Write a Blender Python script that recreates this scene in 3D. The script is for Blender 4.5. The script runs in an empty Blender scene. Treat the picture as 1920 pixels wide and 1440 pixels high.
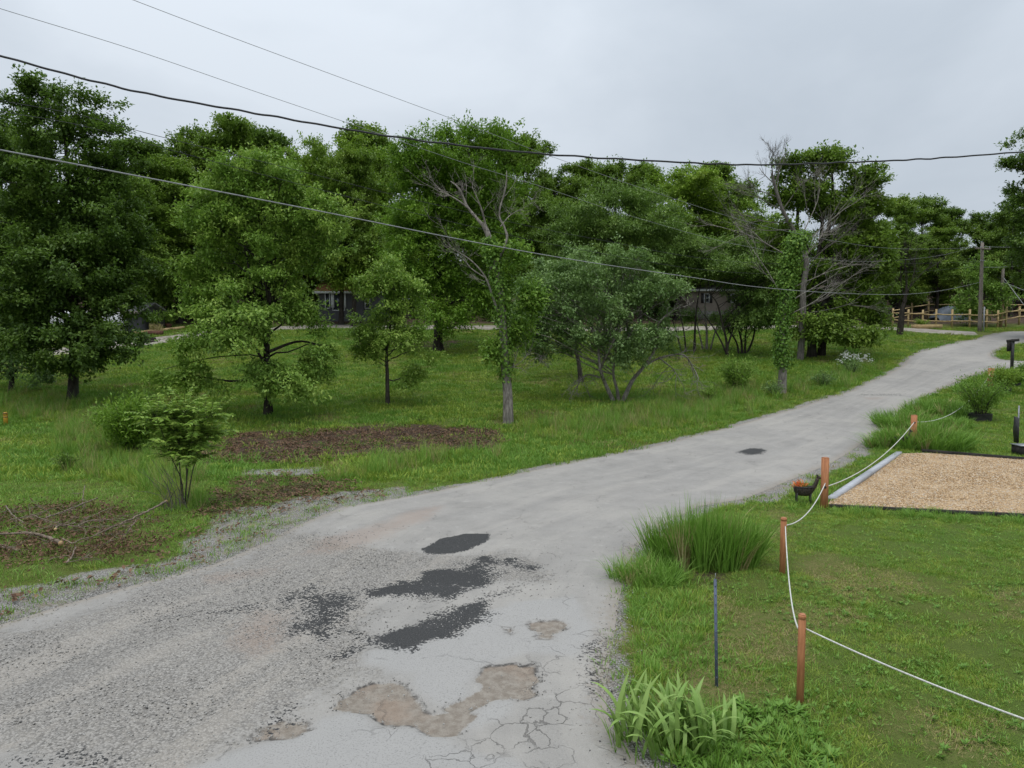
import bpy, math, random
import numpy as np
from mathutils import Vector, Matrix

# ------------------------------------------------------------------ camera, sky, sun, exposure
scene = bpy.context.scene
COL = scene.collection
R = math.radians
FPX = 1333.0                      # focal length in pixels of the 1920 px wide photograph
PITCH = R(3.6)
CAM = np.array([0.0, 0.0, 4.0])
cam_data = bpy.data.cameras.new("camera")
cam_data.sensor_width = 36.0
cam_data.lens = 36.0 * FPX / 1920.0
cam_data.clip_start = 0.1
cam_data.clip_end = 2000.0
cam = bpy.data.objects.new("camera", cam_data)
COL.objects.link(cam)
cam.location = CAM
cam.rotation_euler = (math.pi / 2 - PITCH, 0, 0)
scene.camera = cam

SUN_EL, SUN_AZ = R(74), R(195)
world = bpy.data.worlds.new("World")
scene.world = world
world.use_nodes = True
wt = world.node_tree
wt.nodes.clear()
def wn(t, **k):
    n = wt.nodes.new(t)
    for a, b in k.items():
        setattr(n, a, b)
    return n
w_out = wn("ShaderNodeOutputWorld")
w_bg = wn("ShaderNodeBackground")
w_bg.inputs["Strength"].default_value = 0.1
w_sky = wn("ShaderNodeTexSky", sky_type='NISHITA')
w_sky.sun_disc = False
w_sky.sun_elevation = SUN_EL
w_sky.sun_rotation = SUN_AZ
w_tc = wn("ShaderNodeTexCoord")
w_map = wn("ShaderNodeMapping")
w_map.inputs["Scale"].default_value = (1.3, 1.3, 2.4)
w_map.inputs["Location"].default_value = (3.1, 0.4, 1.7)
w_noise = wn("ShaderNodeTexNoise")
w_noise.inputs["Scale"].default_value = 1.25
w_noise.inputs["Detail"].default_value = 6
w_noise.inputs["Roughness"].default_value = 0.52
w_noise.inputs["Distortion"].default_value = 0.35
w_ramp = wn("ShaderNodeValToRGB")
w_ramp.color_ramp.elements[0].position = 0.36
w_ramp.color_ramp.elements[0].color = (0.55, 0.615, 0.69, 1)
w_ramp.color_ramp.elements[1].position = 0.66
w_ramp.color_ramp.elements[1].color = (0.745, 0.81, 0.885, 1)
w_sep = wn("ShaderNodeSeparateXYZ")
w_cube = wn("ShaderNodeMath", operation='POWER')
w_cube.inputs[1].default_value = 2.6
w_grad0 = wn("ShaderNodeMath", operation='MULTIPLY_ADD')    # an overcast deck is nearly three times brighter overhead than at the horizon
w_grad0.inputs[1].default_value = 2.5
w_grad0.inputs[2].default_value = 9.0
w_grad = wn("ShaderNodeMath", operation='MULTIPLY_ADD')
w_grad.inputs[1].default_value = 12.0
w_clamp = wn("ShaderNodeMath", operation='MAXIMUM')
w_clamp.inputs[1].default_value = 0.0
w_mul = wn("ShaderNodeVectorMath", operation='SCALE')
w_mix = wn("ShaderNodeMix", data_type='RGBA')
w_mix.inputs["Factor"].default_value = 0.93
wl = wt.links.new
wl(w_tc.outputs["Generated"], w_map.inputs["Vector"])
wl(w_map.outputs["Vector"], w_noise.inputs["Vector"])
wl(w_noise.outputs["Fac"], w_ramp.inputs["Fac"])
wl(w_tc.outputs["Generated"], w_sep.inputs["Vector"])
wl(w_sep.outputs["Z"], w_clamp.inputs[0])
wl(w_clamp.outputs[0], w_grad0.inputs[0])
wl(w_clamp.outputs[0], w_cube.inputs[0])
wl(w_cube.outputs[0], w_grad.inputs[0])
wl(w_grad0.outputs[0], w_grad.inputs[2])
wl(w_ramp.outputs["Color"], w_mul.inputs[0])
wl(w_grad.outputs[0], w_mul.inputs["Scale"])
wl(w_sky.outputs["Color"], w_mix.inputs["A"])
wl(w_mul.outputs["Vector"], w_mix.inputs["B"])
wl(w_mix.outputs["Result"], w_bg.inputs["Color"])
wl(w_bg.outputs["Background"], w_out.inputs["Surface"])

sun_data = bpy.data.lights.new("sun", 'SUN')
sun_data.energy = 1.5
sun_data.angle = R(32)
sun_data.color = (1.0, 0.97, 0.93)
sun = bpy.data.objects.new("sun", sun_data)
COL.objects.link(sun)
sun.location = (0, -20, 40)
# sun stands behind the camera and a little to the left, high in the overcast
sun.rotation_euler = (R(90) - SUN_EL, 0, R(-15))

scene.view_settings.view_transform = 'Standard'
scene.view_settings.look = 'None'
scene.view_settings.exposure = 0.0
scene.view_settings.gamma = 1.0
scene.view_settings.use_curve_mapping = False
scene.cycles.max_bounces = 6
scene.cycles.diffuse_bounces = 3
scene.cycles.transmission_bounces = 4
scene.cycles.transparent_max_bounces = 4
# ------------------------------------------------------------------ helpers
rng = np.random.default_rng(7)

def _hash(ix, iy, seed):
    h = (ix.astype(np.int64) * 374761393 + iy.astype(np.int64) * 668265263 + seed * 1442695041) & 0x7fffffff
    h = ((h ^ (h >> 13)) * 1274126177) & 0x7fffffff
    return ((h ^ (h >> 16)) & 0xffff) / 65535.0

def vnoise(x, y, seed=0):
    ix, iy = np.floor(x), np.floor(y)
    fx, fy = x - ix, y - iy
    fx, fy = fx * fx * (3 - 2 * fx), fy * fy * (3 - 2 * fy)
    a, b = _hash(ix, iy, seed), _hash(ix + 1, iy, seed)
    c, d = _hash(ix, iy + 1, seed), _hash(ix + 1, iy + 1, seed)
    return (a * (1 - fx) + b * fx) * (1 - fy) + (c * (1 - fx) + d * fx) * fy

def fbm(x, y, seed=0, octv=4):
    x, y = np.asarray(x, float), np.asarray(y, float)
    s, a, t = 0, 0.5, 0
    for k in range(octv):
        s = s + a * vnoise(x, y, seed + k); t += a
        x, y, a = x * 2.03 + 11.3, y * 2.03 + 5.7, a * 0.5
    return s / t

def sstep(a, b, v):
    t = np.clip((v - a) / (b - a), 0, 1)
    return t * t * (3 - 2 * t)

# terrain: level by the camera, rising to the houses and the wood
_ty = np.arange(-60, 460, 0.5)
_tz = np.interp(_ty, [-60, 20, 26, 30, 35, 40, 50, 62, 75, 90, 150, 460],
                [0, 0, .08, .3, .75, 1.3, 2.6, 4.4, 6.0, 7.2, 19.0, 30.0])
_k = np.exp(-0.5 * (np.arange(-12, 13) / 5.0) ** 2); _k /= _k.sum()
_tz = np.convolve(np.pad(_tz, 12, mode='edge'), _k, 'valid')

def Zb(x, y):
    x, y = np.asarray(x, float), np.asarray(y, float)
    z = np.interp(y, _ty, _tz)
    z = z + (fbm(x * 0.16, y * 0.16, 3, 3) - 0.5) * 0.22 * sstep(12, 24, y)
    return z

def raydir(px, py):
    u, v = (px - 960) / FPX, (720 - py) / FPX
    return np.array([u, math.cos(PITCH) + v * math.sin(PITCH), -math.sin(PITCH) + v * math.cos(PITCH)])

def At(px, py, d):
    r = raydir(px, py)
    return CAM + r * (d / r[1])

_my = np.concatenate([np.arange(3, 30, 0.02), np.arange(30, 160, 0.05)])
def G(px, py, dmax=72.0):
    """the point of the terrain that the photograph shows at a pixel"""
    r = raydir(px, py)
    x, z = CAM[0] + r[0] / r[1] * _my, CAM[2] + r[2] / r[1] * _my
    hit = np.nonzero(z < Zb(x, _my))[0]
    y = _my[hit[0]] if len(hit) else dmax
    if y > dmax: y = dmax
    xx = CAM[0] + r[0] / r[1] * y
    return np.array([xx, y, float(Zb(xx, y))])

def ground(x, y):
    return np.array([x, y, float(Zb(x, y))])

def poly_px(pts):
    return np.array([G(a, b)[:2] for a, b in pts])

def sdf(poly, X, Y):
    """signed distance to a polygon, negative inside"""
    d = np.full(X.shape, 1e9); inside = np.zeros(X.shape, bool)
    n = len(poly)
    for i in range(n):
        (ax, ay), (bx, by) = poly[i], poly[(i + 1) % n]
        ex, ey = bx - ax, by - ay
        wx, wy = X - ax, Y - ay
        t = np.clip((wx * ex + wy * ey) / (ex * ex + ey * ey + 1e-12), 0, 1)
        d = np.minimum(d, (wx - ex * t) ** 2 + (wy - ey * t) ** 2)
        c = ((ay <= Y) & (by > Y)) | ((by <= Y) & (ay > Y))
        xs = ax + (Y - ay) * ex / (ey if abs(ey) > 1e-12 else 1e-12)
        inside ^= c & (X < xs)
    d = np.sqrt(d)
    return np.where(inside, -d, d)

def mesh_from(name, V, faces, attrs=None, smooth=False):
    """faces: list of (n,k) index arrays"""
    me = bpy.data.meshes.new(name)
    V = np.ascontiguousarray(V, np.float32)
    me.vertices.add(len(V)); me.vertices.foreach_set("co", V.ravel())
    faces = [np.asarray(f, np.int32) for f in faces if len(f)]
    loops = np.concatenate([f.ravel() for f in faces]) if faces else np.zeros(0, np.int32)
    tot = np.concatenate([np.full(len(f), f.shape[1], np.int32) for f in faces]) if faces else np.zeros(0, np.int32)
    start = np.concatenate([[0], np.cumsum(tot)[:-1]]).astype(np.int32) if len(tot) else tot
    me.loops.add(len(loops)); me.loops.foreach_set("vertex_index", loops)
    me.polygons.add(len(tot)); me.polygons.foreach_set("loop_start", start)
    if smooth and len(tot):
        me.polygons.foreach_set("use_smooth", np.ones(len(tot), bool))
    for k, a in (attrs or {}).items():
        at = me.attributes.new(k, 'FLOAT', 'POINT')
        at.data.foreach_set("value", np.ascontiguousarray(a, np.float32))
    me.update(calc_edges=True)
    return me

class MB:
    """collects shapes and builds them as one mesh object"""
    def __init__(self):
        self.V, self.F, self.A, self.n = [], {}, [], 0
    def add(self, V, faces, a=0.5):
        V = np.asarray(V, float).reshape(-1, 3)
        for f in faces:
            f = np.asarray(f, np.int64)
            if len(f): self.F.setdefault(f.shape[1], []).append(f + self.n)
        self.V.append(V); self.A.append(np.broadcast_to(np.asarray(a, float), (len(V),)))
        self.n += len(V)
        return self
    def box(self, c, s, rz=0.0, tilt=None, a=0.5):
        sx, sy, sz = np.array(s) / 2
        v = np.array([[i, j, k] for k in (-sz, sz) for j in (-sy, sy) for i in (-sx, sx)])
        m = Matrix.Rotation(rz, 3, 'Z')
        if tilt is not None: m = m @ tilt
        v = v @ np.array(m).T + np.array(c)
        return self.add(v, [np.array([[0, 2, 3, 1], [4, 5, 7, 6], [0, 1, 5, 4], [2, 6, 7, 3], [0, 4, 6, 2], [1, 3, 7, 5]])], a)
    def tube(self, path, rad, sides=6, caps=True, a=0.5):
        P = np.asarray(path, float); n = len(P)
        rad = np.broadcast_to(np.asarray(rad, float), (n,))
        T = np.gradient(P, axis=0)
        T /= np.linalg.norm(T, axis=1, keepdims=True) + 1e-12
        ref = np.array([0, 0, 1.0]) if abs(T[0][2]) < 0.9 else np.array([1.0, 0, 0])
        N = ref - T * (T @ ref)[:, None]
        bad = np.linalg.norm(N, axis=1) < 0.15
        if bad.any():
            ref2 = np.array([0.6, 0.8, 0.0]); N[bad] = (ref2 - T * (T @ ref2)[:, None])[bad]
        N /= np.linalg.norm(N, axis=1, keepdims=True) + 1e-12
        B = np.cross(T, N)
        an = np.arange(sides) * 2 * math.pi / sides
        V = P[:, None, :] + rad[:, None, None] * (np.cos(an)[None, :, None] * N[:, None, :] + np.sin(an)[None, :, None] * B[:, None, :])
        i = np.arange(n - 1)[:, None] * sides; j = np.arange(sides)[None, :]; j2 = (j + 1) % sides
        q = np.stack([i + j, i + j2, i + sides + j2, i + sides + j], -1).reshape(-1, 4)
        fs = [q]
        if caps and sides >= 3:
            fs.append(np.arange(sides)[None, ::-1]); fs.append((np.arange(sides) + (n - 1) * sides)[None, :])
        return self.add(V.reshape(-1, 3), fs, a)
    def lathe(self, c, prof, sides=16, a=0.5, sx=1.0, sy=1.0):
        c = np.asarray(c, float)
        an = np.arange(sides) * 2 * math.pi / sides
        V = np.array([[c[0] + r * sx * math.cos(t), c[1] + r * sy * math.sin(t), c[2] + z] for r, z in prof for t in an])
        n = len(prof)
        i = np.arange(n - 1)[:, None] * sides; j = np.arange(sides)[None, :]; j2 = (j + 1) % sides
        q = np.stack([i + j, i + j2, i + sides + j2, i + sides + j], -1).reshape(-1, 4)
        return self.add(V, [q, np.arange(sides)[None, ::-1], (np.arange(sides) + (n - 1) * sides)[None, :]], a)
    def leaves(self, C, T, N, L, W, a=0.5, fold=0.18):
        """folded kite-shaped leaves: base C, pointing along T, facing N"""
        n = len(C)
        T = T / (np.linalg.norm(T, axis=1, keepdims=True) + 1e-9)
        S = np.cross(T, N); S /= np.linalg.norm(S, axis=1, keepdims=True) + 1e-9
        Nn = np.cross(S, T)
        L = np.broadcast_to(L, (n,))[:, None]; W = np.broadcast_to(W, (n,))[:, None]
        V = np.stack([C, C + T * L * .45 + S * W * .5 + Nn * W * fold, C + T * L - Nn * L * .06, C + T * L * .45 - S * W * .5 + Nn * W * fold], 1)
        i = np.arange(n)[:, None] * 4
        f = np.concatenate([i + np.array([[0, 1, 2]]), i + np.array([[0, 2, 3]])])
        return self.add(V.reshape(-1, 3), [f], np.repeat(np.broadcast_to(a, (n,)), 4))
    def mesh(self, name, smooth=False):
        V = np.concatenate(self.V) if self.V else np.zeros((0, 3))
        A = np.concatenate(self.A) if self.A else np.zeros(0)
        return mesh_from(name, V, [np.concatenate(v) for v in self.F.values()], {'v': A}, smooth)
    def build(self, name, mat, parent=None, smooth=False, origin=None):
        me = self.mesh(name, smooth)
        if origin is not None:
            me.transform(Matrix.Translation(-Vector(origin)))
        return link(name, me, mat, parent, origin)

def link(name, me, mat, parent=None, origin=None):
    o = bpy.data.objects.new(name, me)
    if mat is not None and not me.materials: me.materials.append(mat)
    COL.objects.link(o)
    if origin is not None: o.location = origin
    if parent is not None:
        o.parent = parent
        if origin is None:
            o.matrix_parent_inverse = Matrix.LocRotScale(parent.location, parent.rotation_euler, parent.scale).inverted()
    return o

def tag(o, label=None, cat=None, group=None, kind=None):
    if label: o["label"] = label
    if cat: o["category"] = cat
    if group: o["group"] = group
    if kind: o["kind"] = kind
    return o

def thing(name, loc, label, cat, group=None):
    e = bpy.data.objects.new(name, None)
    e.empty_display_size = 0.3
    COL.objects.link(e)
    e.location = Vector(loc)
    return tag(e, label, cat, group)

def copy_tree(o, parent=None):
    c = o.copy(); COL.objects.link(c)
    if parent is not None: c.parent = parent
    for ch in list(o.children): copy_tree(ch, c)
    return c

def rv(n):
    v = rng.normal(size=(n, 3))
    return v / np.linalg.norm(v, axis=1, keepdims=True)

def bez(p0, p1, p2, n):
    t = np.linspace(0, 1, n)[:, None]
    return (1 - t) ** 2 * np.asarray(p0) + 2 * t * (1 - t) * np.asarray(p1) + t * t * np.asarray(p2)

def smooth_path(P, n):
    P = np.asarray(P, float); k = len(P)
    s = np.linspace(0, k - 1, n)
    out = []
    for v in s:
        i = min(int(v), k - 2); t = v - i
        p0, p1, p2, p3 = P[max(i - 1, 0)], P[i], P[i + 1], P[min(i + 2, k - 1)]
        out.append(0.5 * ((2 * p1) + (p2 - p0) * t + (2 * p0 - 5 * p1 + 4 * p2 - p3) * t * t + (3 * p1 - p0 - 3 * p2 + p3) * t ** 3))
    return np.array(out)

# ------------------------------------------------------------------ materials
def newmat(name):
    m = bpy.data.materials.new(name); m.use_nodes = True
    nt = m.node_tree; b = nt.nodes["Principled BSDF"]
    return m, nt, b

def nd(nt, t, ins=None, **k):
    n = nt.nodes.new(t)
    for a, b in k.items(): setattr(n, a, b)
    for a, b in (ins or {}).items():
        if hasattr(b, "is_linked") or isinstance(b, bpy.types.NodeSocket): nt.links.new(b, n.inputs[a])
        else: n.inputs[a].default_value = b
    return n

def rgba(c): return (c[0], c[1], c[2], 1)

def noise(nt, scale, detail=4, rough=0.55, vec=None, dist=0.0):
    n = nd(nt, "ShaderNodeTexNoise", {"Scale": scale, "Detail": detail, "Roughness": rough, "Distortion": dist})
    if vec is not None: nt.links.new(vec, n.inputs["Vector"])
    return n.outputs["Fac"]

def attr(nt, name):
    return nd(nt, "ShaderNodeAttribute", attribute_name=name).outputs["Fac"]

def math_(nt, op, a, b=0.0, c=None):
    n = nt.nodes.new("ShaderNodeMath"); n.operation = op
    for i, v in enumerate((a, b, c)):
        if v is None: continue
        if isinstance(v, bpy.types.NodeSocket): nt.links.new(v, n.inputs[i])
        else: n.inputs[i].default_value = v
    return n.outputs[0]

def step_(nt, v, lo, hi):
    n = nd(nt, "ShaderNodeMapRange", {"From Min": lo, "From Max": hi}, interpolation_type='SMOOTHSTEP')
    nt.links.new(v, n.inputs["Value"])
    return n.outputs["Result"]

def mixc(nt, f, a, b):
    n = nt.nodes.new("ShaderNodeMix"); n.data_type = 'RGBA'
    for i, v in (("Factor", f), ("A", a), ("B", b)):
        if isinstance(v, bpy.types.NodeSocket): nt.links.new(v, n.inputs[i])
        elif i == "Factor": n.inputs[i].default_value = v
        else: n.inputs[i].default_value = rgba(v)
    return n.outputs["Result"]

def bump(nt, h, strength=0.5, dist=0.02):
    n = nd(nt, "ShaderNodeBump", {"Strength": strength, "Distance": dist})
    nt.links.new(h, n.inputs["Height"])
    return n.outputs["Normal"]

def objvec(nt):
    return nd(nt, "ShaderNodeTexCoord").outputs["Object"]

def plain(name, col, rough=0.7, col2=None, scale=6.0, metal=0.0, bmp=0.0, spec=0.3, stretch=None):
    m, nt, b = newmat(name)
    v = objvec(nt)
    if stretch:
        v = nd(nt, "ShaderNodeMapping", {"Vector": v, "Scale": stretch}).outputs["Vector"]
    nz = noise(nt, scale, 5, 0.6, v)
    c2 = col2 or tuple(x * 0.6 for x in col)
    nt.links.new(mixc(nt, step_(nt, nz, 0.35, 0.65), col, c2), b.inputs["Base Color"])
    b.inputs["Roughness"].default_value = rough
    b.inputs["Metallic"].default_value = metal
    b.inputs["Specular IOR Level"].default_value = spec
    if bmp: nt.links.new(bump(nt, nz, bmp, 0.02), b.inputs["Normal"])
    return m

def leafmat(name, cols, transl=0.3, rough=0.5, spec=0.3):
    """cols: colours over the leaf's own tint attribute v"""
    m, nt, b = newmat(name)
    r = nd(nt, "ShaderNodeValToRGB")
    e = r.color_ramp.elements
    while len(e) < len(cols): e.new(0.5)
    for i, c in enumerate(cols):
        e[i].position = i / (len(cols) - 1); e[i].color = rgba(c)
    nt.links.new(attr(nt, "v"), r.inputs["Fac"])
    nt.links.new(r.outputs["Color"], b.inputs["Base Color"])
    b.inputs["Roughness"].default_value = rough
    b.inputs["Specular IOR Level"].default_value = spec
    t = nd(nt, "ShaderNodeBsdfTranslucent")
    tc = nd(nt, "ShaderNodeMix", {"Factor": 0.45}, data_type='RGBA')
    nt.links.new(r.outputs["Color"], tc.inputs["A"]); tc.inputs["B"].default_value = (0.14, 0.26, 0.03, 1)
    nt.links.new(tc.outputs["Result"], t.inputs["Color"])
    mx = nd(nt, "ShaderNodeMixShader", {"Fac": transl})
    nt.links.new(b.outputs["BSDF"], mx.inputs[1]); nt.links.new(t.outputs["BSDF"], mx.inputs[2])
    nt.links.new(mx.outputs["Shader"], nt.nodes["Material Output"].inputs["Surface"])
    return m

def barkmat(name, c1, c2, scale=9):
    m, nt, b = newmat(name)
    v = nd(nt, "ShaderNodeMapping", {"Vector": objvec(nt), "Scale": (1, 1, 0.25)}).outputs["Vector"]
    nz = noise(nt, scale, 6, 0.65, v, 0.4)
    big = noise(nt, 0.9, 3, 0.5, objvec(nt))
    c = mixc(nt, step_(nt, nz, 0.38, 0.62), c1, c2)
    c = mixc(nt, math_(nt, 'MULTIPLY', step_(nt, big, 0.5, 0.7), 0.35), c, (0.10, 0.11, 0.085))
    nt.links.new(c, b.inputs["Base Color"])
    b.inputs["Roughness"].default_value = 0.9
    b.inputs["Specular IOR Level"].default_value = 0.15
    nt.links.new(bump(nt, nz, 0.9, 0.03), b.inputs["Normal"])
    return m
# ------------------------------------------------------------------ ground and road
def cat(*a): return np.concatenate(a)

# outline of the lane as it lies on the terrain (left side going away, then back along the right side)
L_EDGE = [(-60, 1195), (0, 1172), (110, 1138), (200, 1112), (300, 1085), (400, 1060), (470, 1030), (560, 985), (640, 952), (720, 938), (800, 925), (900, 903), (1000, 882),
          (1080, 866), (1150, 852), (1300, 818), (1420, 787), (1520, 757), (1600, 732), (1650, 708), (1690, 688), (1706, 670), (1722, 661),
          (1760, 651), (1830, 637), (1885, 622)]
R_EDGE = [(1930, 640), (1890, 647), (1864, 658), (1856, 666), (1864, 673), (1900, 677), (1960, 680)]
R_EDGE2 = [(1960, 692), (1880, 692), (1845, 696), (1800, 712), (1750, 735), (1690, 764), (1650, 800), (1620, 828), (1590, 850), (1560, 868), (1500, 893), (1440, 918),
           (1400, 935), (1310, 950), (1240, 985), (1190, 1030), (1170, 1080), (1160, 1130), (1150, 1200), (1135, 1290), (1140, 1350), (1165, 1390), (1210, 1440)]
far_l = poly_px(L_EDGE)
ROAD = np.concatenate([np.array([[-40.0, 4.4], [-22.0, 7.6]]), far_l, np.array([[58.0, 66.5], [90.0, 68.0], [90.0, 60.0], [58.0, 59.5]]),
                       poly_px(R_EDGE), np.array([[48.0, 46.0], [48.0, 44.3]]), poly_px(R_EDGE2),
                       np.array([[1.6, 4.0], [2.6, -15.0], [-40.0, -15.0]])])

PAD = np.concatenate([poly_px([(1552, 949), (1560, 936), (1600, 908), (1645, 878), (1690, 852), (1740, 851), (1830, 857), (1920, 863)]),
                      np.array([[24.0, 24.4], [24.0, 16.4]]), poly_px([(1920, 969), (1740, 959)])])

def region(pts, X, Y, soft=0.25, rough=0.0, freq=1.5, seed=0):
    d = sdf(poly_px(pts), X, Y)
    if rough: d = d + (fbm(X * freq, Y * freq, seed, 4) - 0.5) * 2 * rough
    return 1 - sstep(-soft, soft, d)

MULCH = [(330, 862), (385, 838), (420, 815), (560, 808), (700, 800), (850, 800), (945, 812), (965, 828), (900, 842), (760, 852), (650, 862), (560, 874), (470, 872)]
LITTER = [(360, 965), (395, 925), (450, 892), (560, 888), (640, 898), (660, 925), (600, 940), (520, 950), (430, 972)]
VERGE = [(-80, 1200), (-80, 1120), (0, 1105), (120, 1078), (220, 1062), (330, 1040), (380, 985), (430, 955), (540, 938), (640, 922), (760, 912), (800, 925), (640, 955), (470, 1035), (300, 1090), (0, 1178)]
BRUSH = [(-60, 1060), (-60, 960), (60, 950), (160, 945), (250, 965), (290, 1000), (270, 1045), (140, 1060), (40, 1065)]

def ground_fields(X, Y):
    dr = sdf(ROAD, X, Y)
    dp = sdf(PAD, X, Y)
    wob = (fbm(X * 1.1, Y * 1.1, 21, 4) - 0.5)
    side = sdf(np.array([[-60, 0], [-60, 90], [2.0, 90], [2.0, 17], [3.5, 9], [2, 0]]), X, Y)
    gravel = 1 - sstep(0.0, 0.55, dr + wob * 0.7)
    gravel = np.maximum(gravel, 0.72 * region(VERGE, X, Y, 0.35, 0.5, 1.4, 5))
    gravel = np.maximum(gravel, 0.9 * region([(1400, 940), (1440, 915), (1510, 888), (1600, 842), (1640, 815), (1640, 850), (1600, 868), (1540, 890), (1460, 945)], X, Y, .3, .35, 1.6, 8))
    gravel = np.maximum(gravel, 0.8 * region([(450, 892), (455, 880), (600, 876), (600, 892)], X, Y, .15, .2, 1.6, 8))
    dirt = region(MULCH, X, Y, 0.8, 1.5, 0.8, 31)
    dirt = np.maximum(dirt, 0.55 * region(LITTER, X, Y, 0.6, 1.1, 1.1, 33))
    dirt = np.maximum(dirt, 0.35 * region(BRUSH, X, Y, 0.6, 1.2, 1.1, 37))
    dirt = np.maximum(dirt, 0.5 * sstep(0.62, 0.8, fbm(X * 0.55, Y * 0.55, 51, 4)) * (X > 2) * (Y < 22))
    dirt = np.maximum(dirt, region([(700, 640), (830, 632), (900, 640), (830, 655), (740, 652)], X, Y, 1.0, 1.0, .5, 2) * .6)
    dirt = np.maximum(dirt, sstep(66, 74, Y) * 0.7)           # leaf litter on the floor of the wood
    lush = np.clip(0.5 + (fbm(X * 0.35, Y * 0.35, 61, 4) - 0.5) * 1.6, 0, 1)
    dry = sstep(0.52, 0.78, fbm(X * 0.5 + 9, Y * 0.5, 71, 4))
    return dr, dp, gravel, dirt, lush, dry

def grid(xs, ys):
    X, Y = np.meshgrid(xs, ys)
    nx, ny = len(xs), len(ys)
    i = (np.arange(ny - 1)[:, None] * nx + np.arange(nx - 1)[None, :]).ravel()
    Q = np.stack([i, i + 1, i + nx + 1, i + nx], 1)
    return X.ravel(), Y.ravel(), Q

xs = cat(np.arange(-170, -46, 6.0), np.arange(-46, -16, 0.5), np.arange(-16, 12, 0.13), np.arange(12, 46, 0.5), np.arange(46, 171, 6.0))
ys = cat(np.arange(-30, 4, 1.5), np.arange(4, 22, 0.13), np.arange(22, 70, 0.4), np.arange(70, 120, 2.5), np.arange(120, 460, 20.0))
gx, gy, gq = grid(xs, ys)
g_dr, g_dp, g_grav, g_dirt, g_lush, g_dry = ground_fields(gx, gy)
gz = Zb(gx, gy)
gz = gz + (fbm(gx * 2.2, gy * 2.2, 81, 3) - 0.5) * 0.07 * sstep(0.1, 0.8, g_dr) * (gy < 40)
gz = gz + 0.10 * sstep(0.2, 0.8, g_dirt) * (fbm(gx * 1.8, gy * 1.8, 83, 3) - 0.35) * (gx < 2)
gz = gz - 0.16 * (1 - sstep(-0.5, -0.15, g_dr)) - 0.12 * (1 - sstep(-0.5, -0.15, g_dp))

M = {}
def ground_material():
    m, nt, b = newmat("ground")
    v = objvec(nt)
    ga, da, la, ya = attr(nt, "gravel"), attr(nt, "dirt"), attr(nt, "lush"), attr(nt, "dry")
    n1, n2, n3 = noise(nt, 3.0, 6, .6, v), noise(nt, 16, 5, .65, v), noise(nt, 70, 3, .6, v)
    grass = mixc(nt, la, (0.115, 0.140, 0.032), (0.090, 0.150, 0.026))
    grass = mixc(nt, math_(nt, 'MULTIPLY', ya, step_(nt, n2, .35, .65)), grass, (0.21, 0.18, 0.075))
    grass = mixc(nt, math_(nt, 'MULTIPLY', step_(nt, n3, .45, .7), .6), grass, (0.060, 0.052, 0.026))
    dirt = mixc(nt, step_(nt, n2, .35, .65), (0.105, 0.072, 0.052), (0.040, 0.028, 0.021))
    dirt = mixc(nt, math_(nt, 'MULTIPLY', step_(nt, n1, .5, .68), .6), dirt, (0.17, 0.115, 0.085))
    vo = nd(nt, "ShaderNodeTexVoronoi", {"Vector": v, "Scale": 42.0}, feature='F1')
    grav = mixc(nt, step_(nt, vo.outputs["Distance"], .25, .75), (0.40, 0.385, 0.36), (0.13, 0.12, 0.105))
    grav = mixc(nt, step_(nt, n1, .45, .7), grav, (0.27, 0.235, 0.19))
    f_d = step_(nt, math_(nt, 'ADD', da, math_(nt, 'MULTIPLY', math_(nt, 'SUBTRACT', n2, .5), .9)), .35, .6)
    f_g = step_(nt, math_(nt, 'ADD', ga, math_(nt, 'MULTIPLY', math_(nt, 'SUBTRACT', n2, .5), 1.1)), .38, .62)
    c = mixc(nt, f_d, grass, dirt)
    c = mixc(nt, f_g, c, grav)
    nt.links.new(c, b.inputs["Base Color"])
    b.inputs["Roughness"].default_value = 0.95
    b.inputs["Specular IOR Level"].default_value = 0.1
    h = math_(nt, 'ADD', n2, math_(nt, 'MULTIPLY', n3, .6))
    nt.links.new(bump(nt, h, .9, .05), b.inputs["Normal"])
    return m
M['ground'] = ground_material()
me = mesh_from("ground", np.stack([gx, gy, gz], 1), [gq], {"gravel": g_grav, "dirt": g_dirt, "lush": g_lush, "dry": g_dry}, True)
tag(link("ground", me, M['ground']), kind="structure")

# ---- the lane: worn chip-seal with loose gravel, tar patches and broken holes
TAR = [[(788, 1032), (830, 1012), (870, 1004), (915, 1004), (916, 1013), (880, 1035), (840, 1043), (800, 1041)],
       [(690, 1108), (780, 1088), (860, 1060), (900, 1051), (938, 1055), (930, 1068), (945, 1080), (900, 1100), (850, 1112), (800, 1134), (750, 1124), (700, 1118)],
       [(943, 1056), (960, 1053), (990, 1068), (975, 1072), (950, 1066)],
       [(652, 1232), (680, 1196), (760, 1172), (820, 1152), (860, 1138), (906, 1131), (906, 1150), (880, 1175), (830, 1200), (760, 1215), (700, 1222)],
       [(535, 1112), (600, 1090), (645, 1108), (665, 1150), (645, 1172), (600, 1192), (560, 1192), (545, 1150)]]
TAR_FAR = [[(1384, 849), (1408, 841), (1440, 845), (1425, 853), (1395, 853)]]
TAR_FAINT = [[(1000, 1085), (1015, 1086), (960, 1115), (920, 1128), (915, 1120)], [(1605, 739), (1700, 739), (1700, 744), (1610, 743)],
             [(500, 1130), (300, 1155), (180, 1200), (320, 1170), (500, 1150)], [(480, 1330), (560, 1300), (600, 1330), (500, 1380)],
             [(1100, 1210), (1150, 1190), (1145, 1300), (1120, 1320), (1090, 1270)], [(0, 1420), (160, 1400), (260, 1440), (0, 1460)]]
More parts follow.
